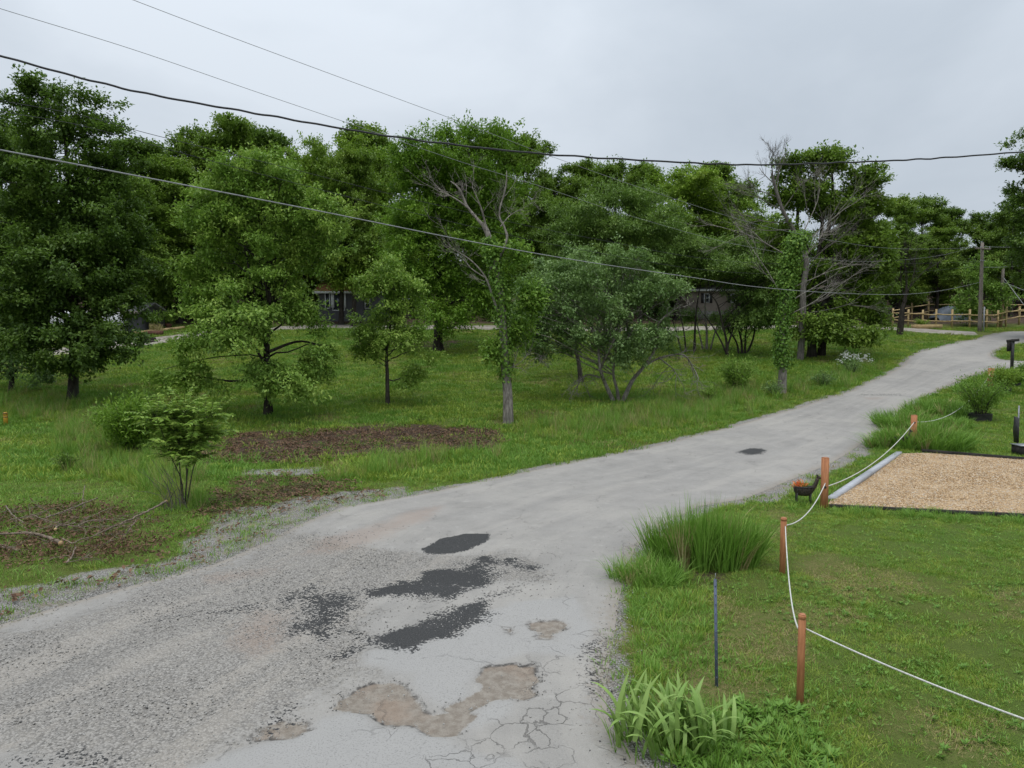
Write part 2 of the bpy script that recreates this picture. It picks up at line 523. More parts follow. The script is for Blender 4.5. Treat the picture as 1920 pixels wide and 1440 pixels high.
MUD = [[(598, 1342), (640, 1306), (690, 1292), (720, 1284), (765, 1286), (790, 1305), (798, 1338), (830, 1352), (860, 1340), (880, 1345), (858, 1372), (846, 1380), (800, 1380), (750, 1362), (700, 1342), (660, 1334)],
       [(898, 1268), (930, 1254), (960, 1243), (1005, 1246), (1022, 1260), (1014, 1292), (985, 1306), (930, 1312), (860, 1340), (845, 1330), (895, 1300)],
       [(988, 1170), (1030, 1160), (1060, 1166), (1058, 1190), (1040, 1206), (1000, 1206)],
       [(943, 1178), (965, 1172), (970, 1182), (955, 1190)],
       [(480, 1385), (520, 1352), (585, 1350), (580, 1372), (530, 1390)]]
BRIGHT = [[(690, 1226), (760, 1216), (850, 1196), (900, 1160), (960, 1130), (1080, 1120), (1110, 1180), (1080, 1240), (1000, 1235), (900, 1262), (880, 1300), (835, 1328), (800, 1310), (780, 1275), (720, 1268), (690, 1250)],
          [(330, 1460), (500, 1400), (590, 1372), (600, 1350), (660, 1340), (740, 1366), (850, 1392), (980, 1440), (980, 1460)],
          [(846, 1378), (870, 1350), (930, 1308), (965, 1320), (950, 1350), (900, 1376)]]
LOOSE = [(-900, 1460), (330, 1460), (480, 1400), (585, 1345), (660, 1290), (690, 1225), (640, 1195), (700, 1130), (900, 1105), (1010, 1085), (960, 1040), (780, 1050), (640, 1020), (560, 1010), (300, 1095), (0, 1185), (-600, 1340)]
PINK = [[(500, 1060), (620, 1010), (740, 965), (830, 950), (800, 985), (700, 1020), (600, 1045)], [(380, 1080), (520, 1065), (500, 1080), (400, 1095)],
        [(430, 1190), (480, 1140), (530, 1150), (545, 1190), (480, 1230), (440, 1215)], [(1620, 746), (1660, 746), (1650, 752), (1620, 751)]]
CRACK = [(700, 1460), (720, 1380), (850, 1395), (960, 1320), (1030, 1240), (1110, 1180), (1160, 1200), (1130, 1300), (1150, 1380), (1210, 1460)]

def road_fields(X, Y):
    z = np.zeros_like(X)
    near = Y < 20
    o = {k: z.copy() for k in ("tar", "mud", "loose", "pink", "crack", "bright")}
    Xn, Yn = X[near], Y[near]
    def acc(key, polys, soft, rough, freq, amp=1.0, allp=False):
        XX, YY = (X, Y) if allp else (Xn, Yn)
        m = np.zeros_like(XX)
        for i, p in enumerate(polys): m = np.maximum(m, amp * region(p, XX, YY, soft, rough, freq, 11 * i + len(key)))
        if allp: o[key] = np.maximum(o[key], m)
        else: o[key][near] = np.maximum(o[key][near], m)
    acc("tar", TAR[:1], .06, .06, 3.5)
    acc("tar", TAR[1:4], .30, .38, 2.2, .87)
    acc("tar", TAR[4:], .5, .5, 2.0, .74)
    acc("tar", TAR_FAR, .12, .15, 2, .9, True)
    acc("tar", TAR_FAINT, .4, .3, 2, .42, True)
    acc("mud", MUD[:2], .09, .20, 3.0)
    acc("mud", MUD[2:], .12, .22, 3.0, .72)
    acc("loose", [LOOSE], .9, .9, .8)
    acc("pink", PINK, .5, .4, 1.0, .8, True)
    acc("crack", [CRACK], .4, .3, 1.2)
    acc("bright", BRIGHT, .09, .14, 3.0)
    o["bright"] *= (1 - o["mud"])
    o["loose"] *= (1 - o["bright"])
    return o

def road_patch(xs, ys):
    X, Y, Q = grid(xs, ys)
    D = sdf(ROAD, X, Y)
    keep = (D[Q] < 0).any(1)
    Q = Q[keep]
    e = 1e-3
    gxx = (sdf(ROAD, X + e, Y) - sdf(ROAD, X - e, Y)) / (2 * e)
    gyy = (sdf(ROAD, X, Y + e) - sdf(ROAD, X, Y - e)) / (2 * e)
    out = np.maximum(D, 0)
    X, Y = X - gxx * out, Y - gyy * out
    D = np.minimum(D, 0)
    return X, Y, Q, D

RV, RQ, RA, off = [], [], {}, 0
for xs_, ys_ in ((np.arange(-19, 10.01, 0.075), np.arange(4.7, 20.0001, 0.075)),
                 (cat(np.arange(-12, 60, 0.30)), np.arange(20.0, 70, 0.30)),
                 (np.arange(-41, -18.9, 1.0), np.arange(-15, 21, 1.0)),
                 (np.arange(-19, 10.01, 1.0), np.arange(-15, 4.71, 0.985)),
                 (np.arange(60, 92, 2.0), np.arange(56, 72, 2.0))):
    X, Y, Q, D = road_patch(xs_, ys_)
    used = np.unique(Q); mp = np.full(len(X), -1); mp[used] = np.arange(len(used))
    X, Y, D, Q = X[used], Y[used], D[used], mp[Q]
    f = road_fields(X, Y)
    Z = Zb(X, Y) + 0.004 + 0.022 * sstep(0, 0.25, -D)
    Z = Z - 0.035 * f["mud"] + 0.016 * f["tar"] * (f["tar"] > .5) + 0.012 * f["bright"]
    Z = Z + (fbm(X * 0.8, Y * 0.8, 91, 3) - .5) * .04 * sstep(0.1, 1.2, -D) * (Y < 24) + (fbm(X * 7, Y * 7, 92, 2) - .5) * .016 * f["loose"]
    f["edge"] = np.exp(D / 0.5)
    dl = np.full(X.shape, 1e9); dr_ = np.full(X.shape, 1e9)
    for pl, dd in ((far_l, dl), (poly_px(R_EDGE2), dr_)):
        for q in smooth_path(np.column_stack([pl, pl[:, 0] * 0]), 260): np.minimum(dd, np.hypot(X - q[0], Y - q[1]), out=dd)
    f["lat"] = dl / (dl + dr_ + 1e-6)
    RV.append(np.stack([X, Y, Z], 1)); RQ.append(Q + off); off += len(X)
    for k in f: RA.setdefault(k, []).append(f[k])

def road_material():
    m, nt, b = newmat("road")
    v = objvec(nt)
    A = {k: attr(nt, k) for k in ("tar", "mud", "loose", "pink", "crack", "bright", "edge")}
    n_s, n_m, n_l = noise(nt, 1.1, 5, .6, v), noise(nt, 9, 5, .65, v), noise(nt, 0.35, 4, .6, v)
    fine, fine2 = noise(nt, 55, 3, .7, v), noise(nt, 130, 2, .7, v)
    vo = nd(nt, "ShaderNodeTexVoronoi", {"Vector": v, "Scale": 38.0, "Randomness": 1.0}, feature='F1')
    vd, vc = vo.outputs["Distance"], vo.outputs["Color"]
    cellv = nd(nt, "ShaderNodeSeparateColor", {"Color": vc}).outputs[0]
    def cen(x, k): return math_(nt, 'MULTIPLY', math_(nt, 'SUBTRACT', x, .5), k)
    base = mixc(nt, step_(nt, n_s, .3, .7), (0.292, 0.276, 0.254), (0.252, 0.238, 0.218))
    base = mixc(nt, step_(nt, n_l, .45, .65), base, (0.315, 0.296, 0.268))
    n_b = noise(nt, 3.2, 9, .72, v)
    base = mixc(nt, math_(nt, 'MULTIPLY', step_(nt, n_b, .54, .72), .45), base, (0.175, 0.166, 0.153))
    base = mixc(nt, math_(nt, 'MULTIPLY', math_(nt, 'SUBTRACT', 1.0, step_(nt, n_b, .30, .45)), .5), base, (0.39, 0.37, 0.34))
    base = mixc(nt, math_(nt, 'MULTIPLY', step_(nt, fine, .56, .70), .6), base, (0.13, 0.128, 0.125))
    base = mixc(nt, math_(nt, 'MULTIPLY', step_(nt, fine2, .58, .7), .5), base, (0.46, 0.455, 0.45))
    # loose gravel: pale stones of differing grey with dark gaps
    st = mixc(nt, cellv, (0.215, 0.200, 0.180), (0.375, 0.353, 0.320))
    st = mixc(nt, step_(nt, vd, .35, .8), st, (0.14, 0.13, 0.118))
    st = mixc(nt, math_(nt, 'MULTIPLY', step_(nt, n_m, .45, .7), .55), st, (0.28, 0.257, 0.222))
    f_l = math_(nt, 'MULTIPLY', step_(nt, math_(nt, 'ADD', A["loose"], cen(n_m, 1.1)), .35, .75), .9)
    # long streaks worn and washed along the lane
    sp = nd(nt, "ShaderNodeSeparateXYZ", {"Vector": v})
    cb = nd(nt, "ShaderNodeCombineXYZ", {"X": math_(nt, 'MULTIPLY', attr(nt, "lat"), 11.0), "Y": math_(nt, 'MULTIPLY', sp.outputs["Y"], .16), "Z": math_(nt, 'MULTIPLY', sp.outputs["X"], .05)})
    streak = noise(nt, 1.0, 5, .62, cb.outputs["Vector"], .3)
    base = mixc(nt, math_(nt, 'MULTIPLY', step_(nt, streak, .50, .66), .30), base, (0.37, 0.345, 0.31))
    base = mixc(nt, math_(nt, 'MULTIPLY', math_(nt, 'SUBTRACT', 1.0, step_(nt, streak, .34, .48)), .22), base, (0.185, 0.178, 0.168))
    st = mixc(nt, math_(nt, 'MULTIPLY', step_(nt, streak, .52, .62), .35), st, (0.36, 0.325, 0.28))
    st = mixc(nt, math_(nt, 'MULTIPLY', math_(nt, 'SUBTRACT', 1.0, step_(nt, streak, .36, .48)), .18), st, (0.15, 0.143, 0.135))
    c = mixc(nt, f_l, base, st)
    c = mixc(nt, math_(nt, 'MULTIPLY', A["bright"], .8), c, mixc(nt, step_(nt, fine, .5, .72), (0.325, 0.315, 0.30), (0.195, 0.188, 0.178)))
    c = mixc(nt, math_(nt, 'MULTIPLY', step_(nt, math_(nt, 'ADD', A["pink"], cen(n_m, .8)), .25, .9), .42), c, (0.285, 0.205, 0.158))
    mud = mixc(nt, step_(nt, n_m, .35, .65), (0.268, 0.238, 0.200), (0.195, 0.165, 0.134))
    mud = mixc(nt, math_(nt, 'MULTIPLY', step_(nt, n_s, .46, .66), .6), mud, (0.255, 0.190, 0.142))
    mud = mixc(nt, math_(nt, 'MULTIPLY', step_(nt, fine, .54, .66), .5), mud, (0.10, 0.085, 0.07))
    c = mixc(nt, step_(nt, math_(nt, 'ADD', math_(nt, 'ADD', A["mud"], cen(fine, .5)), cen(n_m, .8)), .40, .66), c, mud)
    # tar, with pale chips lying in it where it is thin
    chip = math_(nt, 'ADD', math_(nt, 'MULTIPLY', cellv, .62), math_(nt, 'MULTIPLY', n_m, .55))
    f_t = step_(nt, math_(nt, 'SUBTRACT', math_(nt, 'MULTIPLY', A["tar"], 1.30), chip), -0.06, 0.10)
    tar = mixc(nt, step_(nt, fine, .4, .7), (0.034, 0.034, 0.034), (0.078, 0.077, 0.075))
    c = mixc(nt, f_t, c, tar)
    # hairline and crocodile cracks
    wv = nd(nt, "ShaderNodeVectorMath", {0: v}, operation='ADD')
    nn = nd(nt, "ShaderNodeTexNoise", {"Vector": v, "Scale": 5.0, "Detail": 4.0})
    sc = nd(nt, "ShaderNodeVectorMath", {0: nn.outputs["Color"], "Scale": 0.28}, operation='SCALE')
    nt.links.new(sc.outputs["Vector"], wv.inputs[1])
    ck = nd(nt, "ShaderNodeTexVoronoi", {"Vector": wv.outputs["Vector"], "Scale": 2.6}, feature='DISTANCE_TO_EDGE')
    ck2 = nd(nt, "ShaderNodeTexVoronoi", {"Vector": wv.outputs["Vector"], "Scale": 0.8}, feature='DISTANCE_TO_EDGE')
    k1 = math_(nt, 'SUBTRACT', 1.0, step_(nt, ck.outputs["Distance"], .004, .020))
    k2 = math_(nt, 'SUBTRACT', 1.0, step_(nt, ck2.outputs["Distance"], .004, .013))
    cm = math_(nt, 'MULTIPLY', A["crack"], step_(nt, n_s, .44, .56))
    k = math_(nt, 'MAXIMUM', math_(nt, 'MULTIPLY', k1, cm), math_(nt, 'MULTIPLY', math_(nt, 'MULTIPLY', k2, step_(nt, n_s, .5, .6)), math_(nt, 'MAXIMUM', A["crack"], .45)))
    c = mixc(nt, math_(nt, 'MULTIPLY', k, .48), c, (0.06, 0.056, 0.052))
    # the dark broken lip round holes
    lip = math_(nt, 'MULTIPLY', step_(nt, A["mud"], .18, .4), math_(nt, 'SUBTRACT', 1.0, step_(nt, A["mud"], .45, .75)))
    c = mixc(nt, math_(nt, 'MULTIPLY', math_(nt, 'MULTIPLY', lip, step_(nt, n_m, .38, .6)), step_(nt, n_s, .40, .58)), c, (0.07, 0.065, 0.06))
    c = mixc(nt, math_(nt, 'MULTIPLY', step_(nt, math_(nt, 'ADD', A["edge"], cen(n_m, 1.0)), .5, 1.0), .5), c, (0.24, 0.20, 0.155))
    nt.links.new(c, b.inputs["Base Color"])
    b.inputs["Roughness"].default_value = 0.88
    b.inputs["Specular IOR Level"].default_value = 0.2
    h = math_(nt, 'ADD', math_(nt, 'MULTIPLY', fine, .35), math_(nt, 'MULTIPLY', math_(nt, 'MULTIPLY', math_(nt, 'SUBTRACT', 1.0, vd), f_l), .9))
    h = math_(nt, 'SUBTRACT', h, math_(nt, 'MULTIPLY', k, 1.0))
    nt.links.new(bump(nt, h, .8, .02), b.inputs["Normal"])
    return m
M['road'] = road_material()
me = mesh_from("road", np.concatenate(RV), [np.concatenate(RQ)], {k: np.concatenate(a) for k, a in RA.items()}, True)
tag(link("road", me, M['road']), kind="structure")

# ---- pea-gravel parking pad
def pad_material():
    m, nt, b = newmat("pea_gravel")
    v = objvec(nt)
    vo = nd(nt, "ShaderNodeTexVoronoi", {"Vector": v, "Scale": 26.0}, feature='F1')
    cv = nd(nt, "ShaderNodeSeparateColor", {"Color": vo.outputs["Color"]})
    c = mixc(nt, cv.outputs[0], (0.36, 0.222, 0.105), (0.585, 0.415, 0.23))
    c = mixc(nt, math_(nt, 'MULTIPLY', step_(nt, cv.outputs[1], .8, .85), .8), c, (0.55, 0.50, 0.42))
    c = mixc(nt, math_(nt, 'MULTIPLY', step_(nt, vo.outputs["Distance"], .4, .8), .7), c, (0.13, 0.085, 0.05))
    c = mixc(nt, math_(nt, 'MULTIPLY', step_(nt, noise(nt, .8, 4, .6, v), .5, .7), .35), c, (0.42, 0.31, 0.19))
    nt.links.new(c, b.inputs["Base Color"])
    b.inputs["Roughness"].default_value = 0.85
    nt.links.new(bump(nt, math_(nt, 'SUBTRACT', 1.0, vo.outputs["Distance"]), .9, .02), b.inputs["Normal"])
    return m
M['pad'] = pad_material()
X, Y, Q = grid(np.arange(6, 25, 0.16), np.arange(15.5, 26, 0.16))
D = sdf(PAD, X, Y); Q = Q[(D[Q] < 0).any(1)]
e = 1e-3
gX = (sdf(PAD, X + e, Y) - sdf(PAD, X - e, Y)) / (2 * e); gY = (sdf(PAD, X, Y + e) - sdf(PAD, X, Y - e)) / (2 * e)
o_ = np.maximum(D, 0); X, Y = X - gX * o_, Y - gY * o_
used = np.unique(Q); mp = np.full(len(X), -1); mp[used] = np.arange(len(used))
X, Y, Q = X[used], Y[used], mp[Q]
me = mesh_from("gravel_pad", np.stack([X, Y, Zb(X, Y) + .035 + (fbm(X * 2, Y * 2, 5, 3) - .5) * .03], 1), [Q], None, True)
tag(link("gravel_pad", me, M['pad']), kind="structure")

# ---- the far dirt drive in front of the houses
drive_px = [(60, 662), (180, 652), (270, 641), (340, 632), (410, 623), (500, 617), (620, 613), (800, 614), (1000, 616), (1200, 617), (1430, 614), (1600, 615), (1700, 618), (1760, 622), (1830, 626)]
dp_ = smooth_path([G(a, b) for a, b in drive_px], 160)
tn = np.gradient(dp_[:, :2], axis=0); tn /= np.linalg.norm(tn, axis=1, keepdims=True)
nrm = np.stack([-tn[:, 1], tn[:, 0]], 1)
rows = []
for k, u in enumerate(np.linspace(-1, 1, 7)):
    w = 1.5 + 0.5 * fbm(np.arange(160) * .12, np.full(160, k * 3.0), 17, 3)
    p = dp_[:, :2] + nrm * (u * w)[:, None]
    rows.append(np.column_stack([p, Zb(p[:, 0], p[:, 1]) + (.06 if abs(u) < .9 else .012)]))
V = np.concatenate(rows); i = (np.arange(6)[:, None] * 160 + np.arange(159)[None, :]).ravel()
me = mesh_from("dirt_drive", V, [np.stack([i, i + 1, i + 161, i + 160], 1)], None, True)
M['drive'] = plain("drive_dirt", (0.34, 0.31, 0.27), .95, (0.22, 0.19, 0.155), 1.6, bmp=.3)
tag(link("dirt_drive", me, M['drive']), kind="structure")
# ------------------------------------------------------------------ trees
M['bark_dark'] = barkmat("bark_dark", (0.050, 0.042, 0.034), (0.022, 0.018, 0.015))
M['bark_grey'] = barkmat("bark_grey", (0.30, 0.27, 0.235), (0.14, 0.122, 0.105), 12)
M['bark_dead'] = barkmat("bark_dead", (0.185, 0.165, 0.145), (0.09, 0.08, 0.07), 12)
M['bark_mid'] = barkmat("bark_mid", (0.085, 0.072, 0.060), (0.040, 0.034, 0.029))
M['leaf_oak'] = leafmat("leaf_oak", [(0.072, 0.128, 0.016), (0.150, 0.242, 0.030), (0.26, 0.35, 0.052)], .34)
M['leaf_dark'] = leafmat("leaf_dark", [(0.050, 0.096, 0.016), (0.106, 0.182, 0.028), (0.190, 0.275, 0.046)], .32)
M['leaf_bright'] = leafmat("leaf_bright", [(0.110, 0.205, 0.030), (0.210, 0.345, 0.054), (0.35, 0.47, 0.09)], .36)
M['leaf_yellow'] = leafmat("leaf_yellow", [(0.125, 0.215, 0.022), (0.215, 0.33, 0.036), (0.31, 0.41, 0.055)], .36)
M['leaf_elm'] = leafmat("leaf_elm", [(0.076, 0.165, 0.016), (0.150, 0.275, 0.026), (0.255, 0.39, 0.044)], .36)
M['leaf_sumac'] = leafmat("leaf_sumac", [(0.084, 0.150, 0.032), (0.150, 0.245, 0.050), (0.245, 0.345, 0.074)], .34)
M['leaf_scrub'] = leafmat("leaf_scrub", [(0.092, 0.160, 0.052), (0.165, 0.265, 0.082), (0.26, 0.37, 0.13)], .32)
M['leaf_ivy'] = leafmat("leaf_ivy", [(0.075, 0.165, 0.020), (0.145, 0.270, 0.034), (0.27, 0.39, 0.058)], .36)
M['leaf_dead'] = leafmat("leaf_dead", [(0.075, 0.038, 0.022), (0.155, 0.085, 0.050), (0.24, 0.155, 0.095)], .1, .8)

STYLE = {  # twigs per cluster, twig length, upward bias, outward bias, flatten, leaf w/l, droop
    'oak':    dict(tw=8, tl=0.95, up=.15, outw=.45, flat=.38, wl=.60, droop=.25),
    'walnut': dict(tw=6, tl=1.05, up=.05, outw=.65, flat=.32, wl=.50, droop=.55),
    'elm':    dict(tw=8, tl=1.15, up=.28, outw=.55, flat=.48, wl=.50, droop=.10),
    'sumac':  dict(tw=8, tl=1.00, up=-.02, outw=.45, flat=.28, wl=.40, droop=.35),
    'scrub':  dict(tw=6, tl=0.80, up=.10, outw=.40, flat=.8, wl=.60, droop=.20),
}

def sample_blobs(blobs, n, shell=.45):
    """n points in a union of ellipsoids, favouring the outer shell"""
    B = np.array([b[:6] for b in blobs], float)
    wts = B[:, 3] * B[:, 4] * B[:, 5]; wts = wts ** .8; wts /= wts.sum()
    k = rng.choice(len(B), n, p=wts)
    r = rng.random(n) ** shell
    p = rv(n) * r[:, None]
    return B[k, :3] + p * B[k, 3:6], k

def foliage(mb, blobs, n_clusters, n_leaves, leaf, style, centre, tint=0.5, tvar=.22, csize=1.0):
    st = STYLE[style]; n_clusters = max(8, int(n_clusters * .62)); csize = csize * 1.15; leaf = leaf * 1.1; n_leaves = int(n_leaves * 1.12)
    C, k = sample_blobs(blobs, n_clusters)
    cl = rng.normal(tint, tvar * .55, n_clusters)                     # tint of a spray
    crad = csize * rng.uniform(.6, 1.25, n_clusters)
    ntw = st['tw']
    outd = C - centre; outd /= np.linalg.norm(outd, axis=1, keepdims=True) + 1e-6
    TD = rv(n_clusters * ntw).reshape(n_clusters, ntw, 3)
    TD[..., 2] *= st['flat']
    TD = TD + st['outw'] * outd[:, None, :] + np.array([0, 0, st['up']])
    TD /= np.linalg.norm(TD, axis=2, keepdims=True)
    TL = crad[:, None] * st['tl'] * rng.uniform(.5, 1.3, (n_clusters, ntw))
    ci = rng.integers(0, n_clusters, n_leaves); ti = rng.integers(0, ntw, n_leaves)
    t = rng.random(n_leaves) ** .75
    d = TD[ci, ti]; ln = TL[ci, ti]
    P = C[ci] + d * (t * ln)[:, None] - np.array([0, 0, 1.0]) * (st['droop'] * (t ** 2) * ln * .5)[:, None]
    P = P + rng.normal(0, .06 + leaf * .35, (n_leaves, 3))
    T = d * .6 + rv(n_leaves) * .85; T[:, 2] -= st['droop'] * .6
    N = rv(n_leaves) * .44 + np.array([0, 0, 1.0]) + .35 * outd[ci]
    L = leaf * rng.uniform(.65, 1.35, n_leaves)
    a = np.clip(cl[ci] + rng.normal(0, tvar * .6, n_leaves) + .12 * (t - .5), 0, 1)
    mb.leaves(P, T, N, L, L * st['wl'], a)
    return C, crad

def limbs(mb, trunk, trad, C, n, rbase=.5, sides=5, low=.25):
    """branches from the trunk to n of the leaf sprays"""
    idx = rng.choice(len(C), min(n, len(C)), replace=False)
    zt = trunk[:, 2]
    for i in idx:
        c = C[i]
        want = c[2] - np.linalg.norm(c[:2] - trunk[-1, :2]) * rng.uniform(.35, .8)
        lo = zt[0] + (zt[-1] - zt[0]) * low
        k = int(np.argmin(np.abs(zt - max(min(want, zt[-1]), lo))))
        p0 = trunk[k]
        mid = p0 * .5 + c * .5 + np.array([rng.normal(0, .3), rng.normal(0, .3), rng.uniform(.0, .18) * np.linalg.norm(c - p0)])
        r0 = max(trad[k] * rbase * rng.uniform(.5, 1), .02)
        path = bez(p0, mid, c, 7) + np.vstack([np.zeros(3), rng.normal(0, .07, (5, 3)), np.zeros(3)])
        mb.tube(path, np.linspace(r0, .012, 7), sides, False)

def twigs(mb, p0, d, length, r, depth, spread=.6, kids=4, wob=.18, up=.05, droop=0.0):
    """a bare branching limb"""
    n = 5 if depth > 1 else 4
    P = [np.asarray(p0, float)]; d = np.asarray(d, float) / np.linalg.norm(d)
    for s in range(n):
        d = d + rng.normal(0, wob, 3) + np.array([0, 0, up - droop * s / n]); d /= np.linalg.norm(d)
        P.append(P[-1] + d * length / n)
    P = np.array(P)
    mb.tube(P, np.linspace(r, r * .42, n + 1), 5 if r > .03 else 3, False)
    if depth <= 0: return
    for q in range(kids):
        t = rng.uniform(.3, 1.0); i = min(int(t * n), n - 1)
        dd = P[i + 1] - P[i]; dd /= np.linalg.norm(dd)
        nd_ = dd + rng.normal(0, spread, 3); nd_ /= np.linalg.norm(nd_)
        twigs(mb, P[i] + (P[i + 1] - P[i]) * (t * n - i), nd_, length * rng.uniform(.45, .7), max(r * rng.uniform(.4, .6), .006), depth - 1, spread, kids, wob, up, droop)

def W(px, py, d): return At(px, py, d)

def tree(name, label, base_px, blobs_px, n_cl, n_leaf, leaf, style, lmat, bmat, trunk_px, r_px, n_limbs, cat='tree', group=None, tint=.5, tvar=.22,
         csize=.8, extra=None, low=.25, depth=None, ydepth=.85):
    b = G(*base_px) if depth is None else np.array([*At(base_px[0], base_px[1], depth)[:2], 0])
    if depth is not None: b[2] = float(Zb(b[0], b[1]))
    d = b[1]; s = d / FPX
    t = thing(name, b, label, cat, group)
    tp = [b - np.array([0, 0, .25])] + [W(q[0], q[1], d + (q[2] if len(q) > 2 else 0)) for q in trunk_px]
    trunk = smooth_path(tp, 6 * len(tp))
    rad = np.linspace(r_px * s, max(r_px * s * .22, .03), len(trunk))
    flare = 1 + .7 * np.exp(-np.arange(len(trunk)) / 1.6)
    mb = MB(); mb.tube(trunk, rad * flare, 10)
    blobs = []
    for q in blobs_px:
        c = W(q[0], q[1], d + (q[4] if len(q) > 4 else 0))
        blobs.append((c[0], c[1], c[2], q[2] * s, max(q[2], q[3]) * .5 * s * 2 * ydepth if q[2] < q[3] else q[2] * s * ydepth, q[3] * s))
    Bz = np.array(blobs); cen = (Bz[:, :3] * Bz[:, 3:4]).sum(0) / Bz[:, 3].sum()
    cen[2] -= .25 * (Bz[:, 2].max() - Bz[:, 2].min())
    lm = MB()
    C, _ = foliage(lm, blobs, n_cl, n_leaf, leaf, style, cen, tint, tvar, csize)
    limbs(mb, trunk, rad, C, n_limbs, low=low)
    if extra: extra(mb, lm, d, s, trunk, rad)
    tr = mb.build("trunk", M[bmat], t, True)
    cr = lm.build("crown", M[lmat], t)
    return t

# -- dark broad oak on the left
tree("oak_tree", "tall dark oak at the left edge with a dense towering crown", (136, 752),
     [(115, 215, 75, 75), (60, 215, 45, 60), (175, 240, 55, 60), (200, 300, 55, 70), (90, 330, 105, 90), (40, 420, 75, 110), (170, 420, 95, 110), (110, 520, 125, 90, -1),
      (60, 560, 80, 70, -1), (200, 560, 75, 65), (120, 640, 110, 45, -1.5), (205, 630, 58, 40, -1), (125, 682, 70, 20, -1), (5, 480, 60, 120, 2), (245, 480, 40, 90, 1)],
     950, 98000, .165, 'oak', 'leaf_dark', 'bark_dark', [(138, 690), (140, 560), (132, 400), (120, 230)], 10, 70, tint=.34, tvar=.26, csize=.75)
# -- second, lower tree by the left edge, greyer
tree("scrub_tree", "grey-green scrubby tree cut by the left edge below the dark oak", (20, 735), [(20, 590, 55, 70), (0, 650, 60, 60), (50, 690, 45, 30), (-50, 600, 60, 120)],
     190, 16000, .14, 'scrub', 'leaf_scrub', 'bark_dark', [(22, 690), (15, 620), (10, 560)], 5, 26, tint=.35, csize=.6)
# -- airy bright walnut
def walnut_extra(mb, lm, d, s, trunk, rad):
    for a in ([(500, 690), (470, 640), (425, 600)], [(498, 640), (520, 560), (540, 480)], [(503, 700), (440, 715), (345, 700)], [(503, 660), (560, 640), (610, 650)],
              [(502, 640), (480, 560), (460, 470), (450, 390)], [(515, 580), (515, 470), (520, 380)]):
        P = smooth_path([W(q[0], q[1], d + rng.normal(0, .4)) for q in a], 10)
        mb.tube(P, np.linspace(3.4 * s, .8 * s, 10), 6, False)
tree("walnut_tree", "airy bright green tree with layered drooping sprays, second trunk from the left", (503, 778),
     [(480, 325, 70, 40), (430, 370, 75, 48), (530, 370, 75, 50), (400, 430, 65, 45), (580, 420, 62, 55), (480, 440, 90, 55), (385, 500, 55, 40), (595, 470, 46, 48), (500, 520, 95, 50),
      (440, 580, 62, 50, -1.5), (545, 580, 52, 38), (460, 620, 70, 34, -2), (380, 640, 58, 26), (355, 700, 62, 22, -.5), (545, 700, 68, 26, -1), (590, 650, 35, 40), (470, 690, 50, 20, -1.5), (400, 560, 45, 50)],
     600, 62000, .155, 'walnut', 'leaf_bright', 'bark_dark', [(502, 720), (500, 650), (505, 560), (490, 440), (480, 330)], 8.5, 60, tint=.52, tvar=.26, csize=.8, extra=walnut_extra)
# -- small young tree
tree("young_tree", "small young bright tree with a slim trunk standing alone on the lawn", (727, 760),
     [(735, 520, 38, 34), (715, 545, 45, 30), (765, 550, 35, 38), (740, 590, 52, 34), (690, 620, 36, 20, -.3), (780, 615, 28, 26), (735, 640, 60, 22), (690, 655, 35, 18), (770, 690, 32, 20), (785, 665, 25, 14), (762, 708, 20, 10)],
     200, 17000, .145, 'walnut', 'leaf_bright', 'bark_mid', [(726, 700), (725, 660), (733, 600), (738, 520)], 4.2, 30, tint=.62, tvar=.24, csize=.6)
# -- big feathery elm in the middle
tree("elm_tree", "big feathery green elm with a tall rounded crown at the centre", (822, 658),
     [(825, 295, 66, 52), (885, 285, 66, 48), (935, 292, 48, 48), (785, 300, 48, 38), (850, 330, 90, 50), (765, 350, 46, 46), (755, 430, 42, 44), (800, 350, 62, 52), (870, 380, 80, 60), (930, 370, 50, 58), (800, 430, 70, 50), (880, 460, 80, 55), (938, 450, 42, 50),
      (775, 480, 50, 40, -2), (820, 530, 62, 45), (890, 550, 60, 45), (830, 590, 55, 30, -2), (770, 420, 36, 40, -2), (940, 520, 28, 46)],
     950, 88000, .20, 'elm', 'leaf_elm', 'bark_dark', [(822, 600), (830, 500), (850, 400), (880, 300)], 9, 55, tint=.5, tvar=.24, csize=1.0)
# -- half-dead tree in front of the elm: bare pale limbs above, vine round the trunk
def ivy(lm, path, rad, n, leaf, spread, tint=.5):
    k = rng.integers(0, len(path), n); u = rng.random(n)[:, None]
    k2 = np.minimum(k + 1, len(path) - 1)
    c = path[k] * (1 - u) + path[k2] * u
    o = rv(n); o[:, 2] *= .5
    patch = .35 + 1.1 * fbm(c[:, 2] * 1.3, np.arctan2(o[:, 1], o[:, 0]) * 1.2, 41, 3)
    P = c + o * (rad[k] + spread * rng.random(n) ** 1.6 * patch)[:, None]
    T = o * .4 + rv(n) * .5 + np.array([0, 0, -.55]); N = o + rv(n) * .4 + np.array([0, 0, .6])
    L = leaf * rng.uniform(.6, 1.3, n)
    lm.leaves(P, T, N, L, L * .8, np.clip(rng.normal(tint, .2, n), 0, 1))

